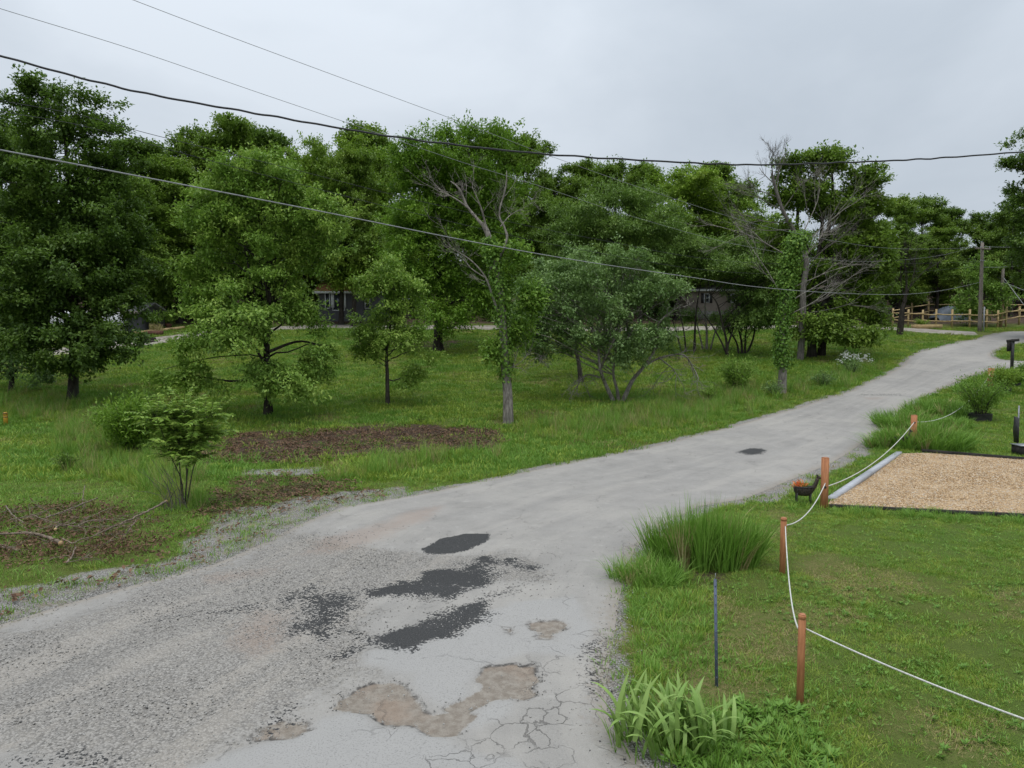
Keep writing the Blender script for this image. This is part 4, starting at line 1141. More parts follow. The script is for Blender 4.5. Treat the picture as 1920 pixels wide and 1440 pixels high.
T_tall = [tuft('grass_lush', lambda m, v=v: blades(m, 30, .16, .35, .85, .016, .5, .5, v, .2, 3)) for v in (.4, .6)] + [tuft('grass_dry', lambda m: blades(m, 14, .14, .4, 1.0, .010, .35, .4, .55, .2, 3))] + \
         [tuft('grass', lambda m: blades(m, 26, .17, .3, .7, .014, .55, .5, .55, .2, 3))]
T_field = [tuft(mm, lambda m, v=v: blades(m, 26, .30, .07, .16, .022, .9, .5, v, .2, 2)) for mm, v in (('grass_lush', .35), ('grass_lush', .5), ('grass', .45), ('grass', .6), ('grass_dry', .3))]

def put(name, label, cat, X, Y, protos, weights, s0, s1, dz=0.0, tilt=.12, idx=None):
    Z = Zb(X, Y) + dz
    n = len(X)
    w = np.array(weights, float); w /= w.sum()
    if idx is None: idx = rng.choice(len(protos), n, p=w)
    return scatter(name, label, cat, np.stack([X, Y, Z], 1), protos, idx, rng.uniform(s0, s1, n), rng.uniform(0, 6.283, n), tilt)

# -- short lawn on the right, and the near verge
X, Y = field(125000, 1.0, 14.5, 5.0, 17.5, 1.2)
dr, dp, gv, dt, lu, dy = ground_fields(X, Y)
keep = (dr > 0.02) & (dp > .02) & (rng.random(len(X)) > np.clip(gv * 1.15, 0, .97)) & (rng.random(len(X)) > dt * .95)
X, Y, lu, dy, dr = X[keep], Y[keep], lu[keep], dy[keep], dr[keep]
n = len(X)
mot = fbm(X * 2.6, Y * 2.6, 161, 4) + rng.normal(0, .05, n)
idx = np.where(mot < .42, 0, np.where(mot < .5, 3, np.where(mot < .58, 1, 2)))
idx = np.where(rng.random(n) < .3, rng.choice(8, n, p=[.1, .1, .1, .1, .14, .14, .24, .08]), idx)
idx = np.where((dy > .22) & (rng.random(n) < .72), 6, idx)
thinn = fbm(X * 1.3, Y * 1.3, 141, 4)
kk = rng.random(n) < .42 + .58 * sstep(.36, .52, thinn)
X, Y, idx = X[kk], Y[kk], idx[kk]
put("lawn_grass", "short mown grass of the lawn on the right", "grass", X, Y, T_lawn + T_lush + T_drylow + T_clover[:1], [1], .75, 1.4, -.005, .15, idx)
X, Y = field(1500, 1.5, 9.5, 5.0, 11.5, 1.0)
dr, dp, gv, dt, lu, dy = ground_fields(X, Y)
pw = fbm(X * .9, Y * .9, 131, 3)
keep = (dr > .25) & (pw > .52) & (dp > .3)
put("lawn_weeds", "broad-leaved weeds dotted through the near lawn", "weed", X[keep], Y[keep], T_clover, [.5, .5], .4, 1.0)

# -- rougher grass: right verge strip, left verge, mown field, ditch
X, Y = field(30000, 1.0, 34, 16.5, 48, 2)
dr, dp, gv, dt, lu, dy = ground_fields(X, Y)
keep = (dr > .05) & (dp > .05) & (rng.random(len(X)) > gv) & (rng.random(len(X)) > dt * .8) & (X > .25 * Y)
put("yard_grass", "mown yard grass beyond the gravel pad", "grass", X[keep], Y[keep], T_field, [.26, .26, .3, .16, .02], .55, .95, 0)
X, Y = field(68000, -25, 3, 8, 28, 2)
dr, dp, gv, dt, lu, dy = ground_fields(X, Y)
vp = sstep(.46, .58, fbm(X * 1.5, Y * 1.5, 151, 4))
keep = (dr > -.25) & (rng.random(len(X)) > np.clip(gv * 1.1 - .45 * vp * (dr > -.1), 0, .97)) & (rng.random(len(X)) > dt * (.95 - .35 * vp))
X, Y, dy = X[keep], Y[keep], dy[keep]
idx = rng.choice(7, len(X), p=[.16, .16, .16, .16, .13, .13, .10])
put("verge_grass", "patchy grass growing along the left side of the lane", "grass", X, Y, T_lawn + T_lush + T_drylow, [1], 1.1, 2.2, -.005, .15, idx)
X, Y = field(82000, -64, 50, 20, 68, 3)
dr, dp, gv, dt, lu, dy = ground_fields(X, Y)
thin = np.where(Y < 40, 1.0, .75)
keep = (dr > .1) & (dp > .5) & (rng.random(len(X)) > gv) & (rng.random(len(X)) > dt * .93) & (rng.random(len(X)) < thin) & ~((X > .25 * Y) & (Y < 48) & (dr > 0) & (X > 9) & (Y < 36))
X, Y, lu, dy = X[keep], Y[keep], lu[keep], dy[keep]
idx = np.where(rng.random(len(X)) < lu, rng.choice([0, 1], len(X)), rng.choice([2, 3], len(X)))
idx = np.where((dy > .45) & (rng.random(len(X)) < .35), 4, idx)
dd = np.min([np.hypot(X - q[0], Y - q[1]) for q in dp_], axis=0)
kq = dd > 1.75
X, Y, idx = X[kq], Y[kq], idx[kq]
put("field_grass", "green grass of the open lawn under the trees", "grass", X, Y, T_field, [1], .9, 1.6, 0, .12, idx)

# -- ungrazed tall grass and weeds: band along the ditch and round the left shrubs
def band(polys, n, jit=.2):
    out = []
    for p, m in zip(polys, n):
        q = poly_px(p); lo, hi = q.min(0), q.max(0)
        X, Y = rng.uniform(lo[0], hi[0], m), rng.uniform(lo[1], hi[1], m)
        d = sdf(q, X, Y) + (fbm(X * .9, Y * .9, 77, 3) - .5) * 1.2
        k = d < 0
        out.append(np.stack([X[k], Y[k]], 1))
    o = np.concatenate(out)
    dr = sdf(ROAD, o[:, 0], o[:, 1])
    return o[dr > .25]
TB = [[(960, 800), (1050, 785), (1180, 760), (1330, 730), (1450, 715), (1560, 700), (1650, 668), (1668, 690), (1600, 722), (1500, 752), (1400, 782), (1280, 806), (1120, 826), (980, 832)],
      [(100, 800), (180, 765), (230, 780), (330, 850), (370, 900), (350, 960), (290, 940), (230, 900), (120, 880)],
      [(0, 790), (0, 740), (90, 735), (170, 760), (90, 790)], [(560, 888), (700, 862), (860, 850), (960, 842), (960, 862), (820, 876), (640, 905)], [(1340, 700), (1420, 690), (1440, 715), (1350, 730)]]
o = band(TB, (11000, 2300, 1500, 1200, 400))
gapn = fbm(o[:, 0] * .6, o[:, 1] * .6, 78, 3)
o = o[rng.random(len(o)) < sstep(.3, .6, gapn) * .9 + .1]
put("tall_weeds", "tall uncut grass and weeds along the ditch", "grass", o[:, 0], o[:, 1], T_mid + T_tall, [.18, .14, .12, .16, .09, .08, .13, .10], .5, 1.1, 0, .15)
o = band([[(90, 810), (150, 770), (230, 775), (330, 850), (385, 900), (365, 965), (290, 945), (220, 905), (130, 890)], [(1000, 805), (1180, 765), (1330, 735), (1440, 740), (1300, 790), (1120, 822)]], (3600, 2600))
put("seeding_grass", "tall pale seeding grass round the shrubs and in the ditch", "grass", o[:, 0], o[:, 1], T_tall + T_mid[3:], [.2, .16, .3, .2, .14], .45, .95, 0, .18)
TB2 = [[(1440, 735), (1560, 700), (1660, 672), (1690, 690), (1600, 730), (1480, 768), (1300, 815), (1100, 858), (900, 898), (760, 920), (760, 905), (1000, 862), (1240, 812)]]
o = band(TB2, (9000,))
put("roadside_grass", "bright ankle-high grass along the far edge of the lane", "grass", o[:, 0], o[:, 1], T_mid, [.3, .3, .2, .2], .4, .8, 0, .15)
TB3 = [[(1150, 1110), (1180, 1060), (1240, 1010), (1300, 1080), (1340, 1110), (1300, 1200), (1200, 1220), (1165, 1160)], [(1160, 1210), (1290, 1220), (1340, 1300), (1460, 1340), (1560, 1400), (1560, 1470), (1220, 1470), (1180, 1380), (1150, 1300)],
       [(1640, 838), (1660, 800), (1720, 770), (1800, 720), (1850, 702), (1830, 770), (1790, 790), (1740, 835), (1690, 855)], [(1550, 952), (1700, 960), (1920, 972), (1920, 985), (1700, 974), (1560, 965)], [(1470, 930), (1560, 890), (1680, 842), (1690, 852), (1600, 895), (1540, 945), (1480, 962)]]
o = band(TB3, (420, 420, 900, 420, 900))
put("edge_grass", "longer grass left standing round posts, stakes and pad edges", "grass", o[:, 0], o[:, 1], T_mid + T_lush, [.25, .25, .2, .2, .4, .4], .35, .8, 0, .15)
# foreground broad weeds by the big-bladed clump
o = band([[(1330, 1330), (1450, 1300), (1500, 1340), (1560, 1470), (1230, 1470), (1290, 1400)]], (260,))
put("dock_weeds", "lush broad weeds massed at the bottom edge", "weed", o[:, 0], o[:, 1], T_clover[1:], [1], 1.0, 1.8)

# -- loose stones on the lane, pea stones, dead leaves
M['stone'] = plain("loose_stone", (0.37, 0.355, 0.33), .9, (0.215, 0.203, 0.185), 9)
M['stone_dark'] = plain("dark_stone", (0.10, 0.098, 0.095), .9, (0.06, 0.058, 0.056), 9)
M['pea'] = plain("pea_stone", (0.48, 0.33, 0.18), .85, (0.32, 0.20, 0.10), 14)
M['pea2'] = plain("pea_stone_pale", (0.55, 0.46, 0.34), .85, (0.44, 0.31, 0.2), 14)
def peb(mat):
    mb = MB(); pebble(mb, .014, .5); me = mb.mesh("stone"); me.materials.append(M[mat]); return bpy.data.objects.new("stone", me)
ST = [peb('stone'), peb('stone'), peb('stone'), peb('stone_dark')]
X, Y = field(70000, -19, 4.0, 5.2, 15, 1)
f = road_fields(X, Y); dr = sdf(ROAD, X, Y)
keep = (rng.random(len(X)) < np.clip(f["loose"] * .8 + .35 * np.exp(-np.abs(dr) / .3) + .6 * (f["tar"] > .2) * (f["tar"] < .98) + .7 * (f["mud"] > .08) * (f["mud"] < .7) + .035, 0, 1) * (1 - .8 * f["bright"]) * (1 - .6 * (f["mud"] > .75))) & (dr < .5)
put("loose_gravel", "loose pale gravel strewn over the near lane", "gravel", X[keep], Y[keep], ST, [.33, .33, .29, .05], .35, 1.15, .026, .6)
PE = [peb('pea'), peb('pea'), peb('pea2')]
X, Y = rng.uniform(6.5, 19, 26000), rng.uniform(16, 25, 26000)
k = sdf(PAD, X, Y) < -.05
put("pea_stones", "tan pea gravel spread over the parking pad", "gravel", X[k], Y[k], PE, [.4, .35, .25], .7, 1.7, .04, .6)
def dleaf(n, L):
    mb = MB(); an = rng.uniform(0, 6.28, n)
    mb.leaves(np.stack([rng.normal(0, .09, n), rng.normal(0, .09, n), rng.uniform(.005, .05, n)], 1), np.stack([np.cos(an), np.sin(an), rng.normal(0, .3, n)], 1), np.tile([0, 0, 1.], (n, 1)) + rng.normal(0, .5, (n, 3)), L * rng.uniform(.6, 1.3, n), L * .55, np.clip(rng.normal(.5, .28, n), 0, 1))
    me = mb.mesh("leaf"); me.materials.append(M['leaf_dead']); return bpy.data.objects.new("leaf", me)
DL = [dleaf(9, .07), dleaf(7, .09)]
o = band([MULCH, LITTER, BRUSH, VERGE], (2000, 420, 420, 420))
put("leaf_litter", "brown dead leaves and bark litter on bare soil", "litter", o[:, 0], o[:, 1], DL, [.5, .5], .7, 1.5, .02, .2)
# ------------------------------------------------------------------ built things
M['cedar'] = plain("stained_post", (0.50, 0.215, 0.098), .7, (0.36, 0.145, 0.064), 5, bmp=.3, stretch=(6, 6, .8))
M['cedar_top'] = plain("post_end_grain", (0.45, 0.21, 0.11), .7, (0.34, 0.14, 0.07), 20)
M['rope'] = plain("white_rope", (0.66, 0.65, 0.60), .8, (0.46, 0.45, 0.41), 60, bmp=.4)
M['black_metal'] = plain("black_metal", (0.022, 0.022, 0.024), .55, (0.045, 0.043, 0.042), 8, spec=.4)
M['blue_steel'] = plain("blue_grey_steel", (0.115, 0.14, 0.205), .6, (0.075, 0.092, 0.135), 7, spec=.4)
M['white_board'] = plain("white_board", (0.43, 0.44, 0.46), .7, (0.37, 0.38, 0.40), 5, bmp=.1)
M['dark_timber'] = plain("dark_timber", (0.040, 0.036, 0.032), .9, (0.022, 0.020, 0.018), 7, bmp=.4)
M['yellow'] = plain("yellow_paint", (0.52, 0.30, 0.035), .6, (0.40, 0.22, 0.03), 6)
M['galv'] = plain("weathered_steel", (0.30, 0.31, 0.32), .5, (0.20, 0.21, 0.22), 9, metal=.5)
M['pole'] = plain("pole_wood", (0.27, 0.235, 0.20), .9, (0.16, 0.135, 0.115), 4, bmp=.5, stretch=(6, 6, .4))
M['pole_tan'] = plain("pole_wood_tan", (0.36, 0.25, 0.14), .9, (0.27, 0.18, 0.10), 4, bmp=.5, stretch=(6, 6, .4))
M['rail'] = plain("new_rail_wood", (0.48, 0.36, 0.185), .8, (0.36, 0.255, 0.12), 3, bmp=.3)
M['insul'] = plain("grey_porcelain", (0.42, 0.43, 0.44), .3, (0.32, 0.33, 0.34), 8, spec=.5)
M['cable'] = plain("cable_black", (0.020, 0.020, 0.022), .6, (0.035, 0.035, 0.037), 12)
M['cable_grey'] = plain("cable_grey", (0.30, 0.305, 0.31), .5, (0.22, 0.225, 0.23), 9)
M['wicker'] = plain("dark_wire_weave", (0.085, 0.065, 0.050), .7, (0.028, 0.023, 0.019), 34, bmp=.6)
M['soil'] = plain("pot_soil", (0.035, 0.026, 0.02), .95, (0.02, 0.015, 0.012), 20, bmp=.5)
M['petal_o'] = leafmat("orange_petal", [(0.62, 0.10, 0.035), (0.80, 0.22, 0.06), (0.85, 0.42, 0.16)], .25, .6)
M['petal_y'] = leafmat("yellow_petal", [(0.62, 0.58, 0.18), (0.78, 0.74, 0.30), (0.85, 0.82, 0.5)], .25, .6)
M['petal_w'] = leafmat("white_petal", [(0.50, 0.50, 0.46), (0.68, 0.68, 0.64), (0.80, 0.80, 0.77)], .25, .6)
M['concrete'] = plain("concrete", (0.31, 0.295, 0.27), .9, (0.19, 0.18, 0.165), 4, bmp=.3)

# ---- rope fence: turned red-brown posts with white rope
def rope_post(px, py, h, rpx, label, square=False, hole=.86):
    b = G(px, py); s = b[1] / FPX; r = rpx * s
    t = thing("rope_post", b, label, "post", "posts of the rope fence")
    mb = MB()
    if square:
        w = r * 1.75
        mb.box((b[0], b[1], b[2] + h / 2 - .15), (w, w, h + .3), .25)
    else:
        mb.lathe(b, [(r, -.3), (r, h * .94), (r * .90, h * .945), (r * .90, h * .955), (r * 1.04, h * .96), (r * 1.04, h * .99), (r * .9, h)], 20)
    mb.build("shaft", M['cedar'], t, not square)
    mb = MB()
    if square: mb.box((b[0], b[1], b[2] + h + .006), (r * 1.65, r * 1.65, .012), .25)
    else: mb.lathe(b + [0, 0, h], [(r * .88, 0.001), (r * .8, .008), (r * .3, .012)], 20)
    mb.build("cap", M['cedar_top'], t)
    if square:
        mb = MB(); mb.lathe((0, 0, 0), [(.012, -.01), (.03, -.008), (.03, .008), (.012, .01)], 12)
        me = mb.mesh("eye_bolt"); o = link("eye_bolt", me, M['black_metal']); o.parent = t
        o.location = (-r * .2, -r * 1.0, h * hole); o.rotation_euler = (R(90), 0, .25)
    return b, r, h
P1 = rope_post(1500, 1315, .98, 6.9, "nearest round red-brown rope post, in the foreground lawn")
P2 = rope_post(1467, 1075, .96, 5.6, "slim round red-brown rope post beside the big tall-grass clump")
P3 = rope_post(1545, 952, 1.20, 5.6, "thick square red-brown post at the front corner of the gravel pad", True, .42)
P4 = rope_post(1712, 838, 1.13, 4.4, "red-brown square rope post at the far corner of the gravel pad", True, .78)
P5 = rope_post(1857, 728, 1.10, 4.2, "farthest red-brown rope post, small, between the potted shrubs", True, .78)

def rope(label, pts, r=.009, name="rope", mat='rope', group="ropes strung between the posts", n=40):
    P = smooth_path(pts, n)
    b = P[len(P) // 2]
    mb = MB(); mb.tube(P, r, 7)
    o = mb.build(name, M[mat], None, True, origin=P[0])
    return tag(o, label, "rope" if name == "rope" else "cable", group)
def sag(a, b, s, n=9):
    t = np.linspace(0, 1, n)[:, None]
    p = np.asarray(a) * (1 - t) + np.asarray(b) * t
    p[:, 2] -= s * 4 * (t * (1 - t))[:, 0]
    return p
def on(P, k, off=(0, 0)):
    b, r, h = P
    return b + np.array([off[0] * r, off[1] * r, h * k])
p6 = np.array([4.62, 5.38, .82])
rope("white rope running from the nearest post to the right edge", sag(on(P1, .84, (1.02, -.2)), p6, .05), .0095)
rope("white rope drooping between the nearest post and the slim post", sag(on(P1, .84, (-1.0, .3)), on(P2, .86, (.2, -1.05)), .30), .0095)
rope("white rope sagging between the slim post and the thick corner post", sag(on(P2, .86, (1.0, .3)), on(P3, .50, (-.3, -1.1)), .22), .011)
rope("white rope sagging low along the white edging board", sag(on(P3, .40, (.6, 1.0)), on(P4, .78, (-.6, -1.1)), .33), .012)
rope("short far rope tied to the farthest post", sag(on(P4, .78, (.4, 1.0)), on(P5, .8, (-.6, -1.0)), .75), .011)
t = thing("rope_post", (4.66, 5.36, 0), "round rope post cut off by the right edge", "post", "posts of the rope fence")
MB().lathe((4.66, 5.36, 0), [(.04, -.3), (.04, .95), (.042, .96), (.036, .985)], 18).build("shaft", M['cedar'], t, True)

# ---- steel fence stake
b = G(1345, 1292); s = b[1] / FPX
t = thing("fence_stake", b, "blue-grey steel stake standing in weeds near the road edge", "stake")
top = At(1341, 1086, b[1] + .05); bt = b - [0, 0, .25]
w = .028
mb = MB()
ax = (top - bt) / np.linalg.norm(top - bt)
for dx, dy, sx, sy in ((0, 0, .034, .007), (0, .014, .007, .03)):
    P = np.array([bt + [dx, dy, 0], top + [dx, dy, 0]])
    v = np.array([[i * sx / 2, j * sy / 2, 0] for j in (-1, 1) for i in (-1, 1)])
    V = np.concatenate([v + P[0], v + P[1]])
    mb.add(V, [np.array([[0, 2, 3, 1], [4, 5, 7, 6], [0, 1, 5, 4], [2, 6, 7, 3], [0, 4, 6, 2], [1, 3, 7, 5]])])
mb.build("shaft", M['blue_steel'], t)
mb = MB()
for k in np.arange(.25, 1.0, .07):
    c = bt + (top - bt) * k
    mb.box(c + [0, -.007, 0], (.010, .010, .014))
mb.build("studs", M['blue_steel'], t)["kind"] = "stuff"
mb = MB(); mb.tube([top - [0, 0, .01], top + [0.003, 0, .07]], .004, 6); mb.build("tip_rod", M['galv'], t)

# ---- edging of the pad
def beam(name, label, a, c, w, h, mat, cat="edging", lift=0.0, nseg=1):
    a, c = np.asarray(a), np.asarray(c)
    t = thing(name, a, label, cat)
    d = c - a; L = np.linalg.norm(d[:2]); rz = math.atan2(d[1], d[0])
    for i in range(nseg):
        m = a + d * (i + .5) / nseg
        sl = math.atan2(d[2], L)
        MB().box((m[0], m[1], m[2] + h / 2 - .03 + lift), (L / nseg - .006, w, h), rz, Matrix.Rotation(-sl, 3, 'Y')).build("board" if mat == 'white_board' else "timber", M[mat], t)
    return t
beam("edging_board", "white board edging along the lane side of the gravel pad", G(1558, 938), G(1686, 851), .17, .11, 'white_board', nseg=2)
beam("edging_timber", "dark timber edging along the front of the gravel pad", G(1548, 951), np.array([*(G(1920, 971)[:2] + (G(1920, 971)[:2] - G(1548, 951)[:2]) * .15), .02]), .10, .10, 'dark_timber', nseg=4)
beam("edging_timber", "dark timber edging along the back of the gravel pad", G(1728, 848), G(1925, 864), .10, .14, 'dark_timber', nseg=3)

# ---- animal-shaped wire planters
def planter(px, py, label, sc, rz, petal, spiky):
    b = G(px, py)
    t = thing("animal_planter", b, label, "planter", "animal planters beside the rope posts")
    t.rotation_euler = (0, 0, rz); t.scale = (sc,) * 3
    def part(nm, mb, mat, smooth=True):
        o = link(nm, mb.mesh(nm, smooth), M[mat]); o.parent = t; return o
    mb = MB()                                             # trough body: open boat shape with a thick rim
    n = 18; prof = [(.30, .0), (.62, -.03), (.9, .02), (1.0, .12), (1.04, .20)]
    mb.lathe((0, 0, .26), [(.245 * r, z) for r, z in prof] + [(.245 * .92, .20), (.245 * .85, .13)], n, sx=1.0, sy=.55)
    body = part("body", mb, 'wicker')
    an = np.linspace(0, 2 * math.pi, 25)
    mb = MB(); mb.tube(np.stack([.255 * np.cos(an), .14 * np.sin(an), np.full(25, .465)], 1), .014, 6, False); o = link("rim", mb.mesh("rim", True), M['black_metal']); o.parent = body
    mb = MB()
    for k in range(16):                                   # upright woven rods
        a = k / 16 * 2 * math.pi
        mb.tube([(.17 * math.cos(a), .095 * math.sin(a), .25), (.245 * math.cos(a), .135 * math.sin(a), .34), (.26 * math.cos(a), .145 * math.sin(a), .455)], .006, 4)
    o = link("rods", mb.mesh("rods", True), M['black_metal']); o.parent = body
    mb = MB(); mb.lathe((0, 0, .40), [(.20, 0), (.19, .02), (.05, .03)], 14, sy=.55); part("soil", mb, 'soil')
    for sx in (-1, 1):
        for sy in (-1, 1):
            mb = MB(); mb.tube([(sx * .17, sy * .065, .30), (sx * .178, sy * .07, .16), (sx * .172, sy * .07, -.03)], [.019, .015, .017], 7); part("leg", mb, 'black_metal')
    mb = MB()
    neck = bez((.20, 0, .38), (.30, 0, .50), (.35, 0, .70), 9)
    mb.tube(neck, np.linspace(.065, .045, 9), 9)
    for k in range(9):
        a = k / 9 * 6.283
        mb.tube(neck + np.array([.05 * math.cos(a), .045 * math.sin(a), 0]) * np.linspace(1.05, .85, 9)[:, None], .006, 4)
    nk = part("neck", mb, 'wicker')
    mb = MB(); mb.tube(bez((.33, 0, .70), (.37, 0, .745), (.44, 0, .69), 7), [.036, .048, .05, .045, .038, .03, .022], 9); hd = part("head", mb, 'wicker')
    for s_ in (-1, 1):
        mb = MB(); mb.tube([(.345, s_ * .03, .73), (.335, s_ * .045, .78), (.34, s_ * .05, .815)], [.012, .014, .004], 6); o = link("ear", mb.mesh("ear", True), M['black_metal']); o.parent = hd
    mb = MB()
    n = 150 if not spiky else 26                          # blossoms spilling over the tail end
    C = np.stack([rng.normal(-.10, .075, n), rng.normal(0, .05, n), .45 + np.abs(rng.normal(0, .075, n))], 1)
    if spiky: C = np.stack([rng.normal(-.14, .03, n), rng.normal(0, .03, n), .55 + rng.normal(0, .05, n)], 1)
    mb.leaves(C, rv(n) + [0, 0, .5], rv(n) + [0, -.4, .5], rng.uniform(.05, .10, n), rng.uniform(.025, .04, n), np.clip(rng.normal(.45, .3, n), 0, 1)); part("flowers", mb, petal, False)["kind"] = "stuff"
    mb = MB(); n = 60
    C = np.stack([rng.normal(-.02, .1, n), rng.normal(0, .05, n), .43 + np.abs(rng.normal(0, .05, n))], 1)
    mb.leaves(C, rv(n) + [0, 0, .8], rv(n) + [0, 0, 1], rng.uniform(.06, .12, n), .02, np.clip(rng.normal(.5, .25, n), 0, 1)); part("greens", mb, 'weed', False)["kind"] = "stuff"
    return t
planter(1506, 945, "animal-shaped wire planter filled with orange flowers beside the thick corner post", .92, -.15, 'petal_o', False)
planter(1689, 841, "dark animal-shaped planter with pale yellow flower below the rope's far post", .86, -.1, 'petal_y', True)

# ---- ring planters with shrubs
def shrub(mb_l, mb_b, c, r, h, n, leaf, stems_=14, up=1.0, tint=.5):
    c = np.asarray(c)
    tips = []
    for k in range(stems_):
        a = rng.uniform(0, 6.28); q = r * math.sqrt(rng.random())
        tip = c + np.array([q * math.cos(a), q * math.sin(a), h * rng.uniform(.55, 1.0) * (1 - .3 * (q / r) ** 2)])
        P = bez(c + np.array([q * .15 * math.cos(a), q * .15 * math.sin(a), -.05]), c + np.array([q * .4 * math.cos(a), q * .4 * math.sin(a), h * .5]), tip, 7)
        mb_b.tube(P, np.linspace(.012, .004, 7), 4, False); tips.append(P)
    T = np.array(tips); k = rng.integers(0, stems_, n); j = rng.integers(1, 6, n); u = rng.random(n)[:, None]
    P = T[k, j] * (1 - u) + T[k, j + 1] * u + rng.normal(0, r * .13, (n, 3))
    d = T[k, j + 1] - T[k, j]; d /= np.linalg.norm(d, axis=1, keepdims=True)
    L = leaf * rng.uniform(.6, 1.3, n)
    mb_l.leaves(P, d * up + rv(n) * .9, rv(n) * .6 + [0, 0, 1], L, L * .38, np.clip(rng.normal(tint, .22, n), 0, 1))
def ring_planter(px, py, wpx, hpx, label, rp, hp, mat, leaf):
    b = G(px, py); s = b[1] / FPX
    t = thing("ring_planter", b, label, "planter", "black planters along the far lawn edge")
    r = wpx * s / 2
    MB().lathe(b, [(r * .96, -.1), (r, 0), (r * 1.02, hpx * s), (r * 1.05, hpx * s + .015), (r * .97, hpx * s + .015), (r * .94, hpx * s - .08)], 24).build("tub", M['black_metal'], t, True)
    MB().lathe(b + [0, 0, hpx * s - .09], [(r * .93, 0), (r * .9, .02), (r * .1, .04)], 20).build("soil", M['soil'], t)
    if rp:
        ml, mk = MB(), MB(); shrub(ml, mk, b + [0, 0, hpx * s - .06], rp * s * 1.45, hp * s * 1.12, 5200, leaf, 48)
        mk.build("stems", M['bark_mid'], t); ml.build("foliage", M[mat], t)
ring_planter(1837, 788, 39, 12, "wide black ring planter holding a bushy green shrub", 34, 74, 'leaf_ivy', .10)
ring_planter(1883, 736, 22, 9, "smaller dark tub with a rounded yellow-green shrub behind the ring planter", 24, 40, 'leaf_yellow', .10)
ring_planter(1903, 725, 18, 7, "low dark tub with a small shrub right of the rounded shrub", 14, 22, 'leaf_ivy', .09)
ring_planter(1922, 716, 18, 7, "low dark tub with a small shrub cut by the right edge", 16, 30, 'leaf_ivy', .09)

# ---- signs and posts at the right
b = G(1907, 846); s = b[1] / FPX
t = thing("yard_sign", b, "thin steel post with a dark plate seen edge-on at the right edge", "sign")
MB().box(b + [0, 0, .78], (.045, .03, 1.66), .3).build("post", M['galv'], t)
pts = [(0, .32), (.02, 1.18), (.30, 1.22), (.34, .70), (.26, .30)]
mb = MB(); V = np.array([[0, y, z] for y, z in pts] + [[.03, y, z] for y, z in pts]); V = V @ np.array(Matrix.Rotation(-.12, 3, 'Z')).T + b + [-.09, -.15, 0]
mb.add(V, [np.array([[0, 1, 2, 3, 4]]), np.array([[9, 8, 7, 6, 5]]), np.array([[i, i + 5, (i + 1) % 5 + 5, (i + 1) % 5] for i in range(5)])]); mb.build("plate", M['black_metal'], t)
mb = MB(); mb.box(b + [-.045, -.02, 1.0], (.06, .02, .03), .3); mb.box(b + [-.045, -.02, .5], (.06, .02, .03), .3); mb.build("bracket", M['galv'], t)
b = G(1926, 856); t = thing("low_box", b, "low dark planter box cut by the right edge below the sign", "box")
MB().box(b + [.15, .3, .15], (.62, .5, .36)).build("box", M['dark_timber'], t); MB().box(b + [.15, .3, .345], (.68, .56, .03)).build("lid", M['galv'], t)
b = G(1897, 692); s = b[1] / FPX; H = 56 * s
t = thing("signpost", b, "black post with a wide top crossboard at the side drive", "sign")
MB().box(b + [0, 0, H / 2 - .1], (.14, .14, H + .2)).build("post", M['black_metal'], t)
MB().box(b + [-.07, -.09, H - .10], (.82, .035, .17), 0, Matrix.Rotation(-.10, 3, 'Y')).build("crossboard", M['dark_timber'], t)
mb = MB(); mb.box(b + [-.15, .10, H - .48], (.30, .05, .62)); mb.build("hanging_board", M['dark_timber'], t)
b = G(11, 797); t = thing("marker_post", b, "short yellow marker pipe with dark bands at the left edge", "post")
MB().lathe(b, [(.085, -.2), (.085, .40), (.08, .42)], 16).build("pipe", M['yellow'], t, True)
MB().lathe(b + [0, 0, .42], [(.087, 0), (.087, .10), (.06, .13)], 16).build("cap", M['yellow'], t, True)
for z in (.33, .50): MB().lathe(b + [0, 0, z], [(.0885, 0), (.0885, .03)], 16).build("band", M['black_metal'], t)
# ---- concrete slab by the ditch
a, c = G(468, 889), G(596, 884)
m = (a + c) / 2
mb = MB(); n = 18
an = np.arange(n) / n * 6.283; L = np.linalg.norm(c - a) / 2
r_ = 1 + rng.normal(0, .07, n)
V = np.concatenate([np.stack([m[0] + L * np.cos(an) * r_, m[1] + .42 * np.sign(np.sin(an)) * np.abs(np.sin(an)) ** .4 * r_, np.full(n, m[2] + z)], 1) for z in (-.1, .035)])
mb.add(V, [np.arange(n)[None, :] + n, np.array([[i, (i + 1) % n, (i + 1) % n + n, i + n] for i in range(n)])])
tag(mb.build("concrete_slab", M['concrete'], None, origin=m), "broken pale concrete slab lying at the edge of the bare soil", "slab")

# ---- power line: two poles, their fittings, and the lines
def pole(px, py, tpx, tpy, rpx, label, mat, arm=None):
    b = G(px, py, 69); d = b[1]; s = d / FPX
    t = thing("utility_pole", b, label, "utility pole")
    top = At(tpx, tpy, d)
    MB().tube(np.linspace(b - [0, 0, .4], top, 8), np.linspace(rpx * s * 1.15, rpx * s * .8, 8), 12).build("shaft", M[mat], t, True)
    return t, b, top, s
t, PB, PT, ps = pole(1837, 622, 1842, 455, 3.2, "tall grey utility pole with crossarm standing on the grass", 'pole')
arm = MB().box(PT + [0, -.12, -.55], (1.7, .10, .12), .25).build("crossarm", M['pole'], t)
INS = []
for k in (-.72, -.25, .72):
    c = PT + np.array([k * math.cos(.25), -.12 + k * math.sin(.25), -.49])
    MB().lathe(c, [(.03, 0), (.055, .03), (.035, .06), (.055, .09), (.03, .14)], 10).build("insulator", M['insul'], t, True); INS.append(c + [0, 0, .14])
MB().box(PB + [.36, .05, 1.1], (.10, .08, 2.3)).build("riser_pipe", M['white_board'], t)
mb = MB(); mb.box(PT + [0, -.12, -1.6], (.5, .06, .06), .25); mb.build("bracket", M['galv'], t)
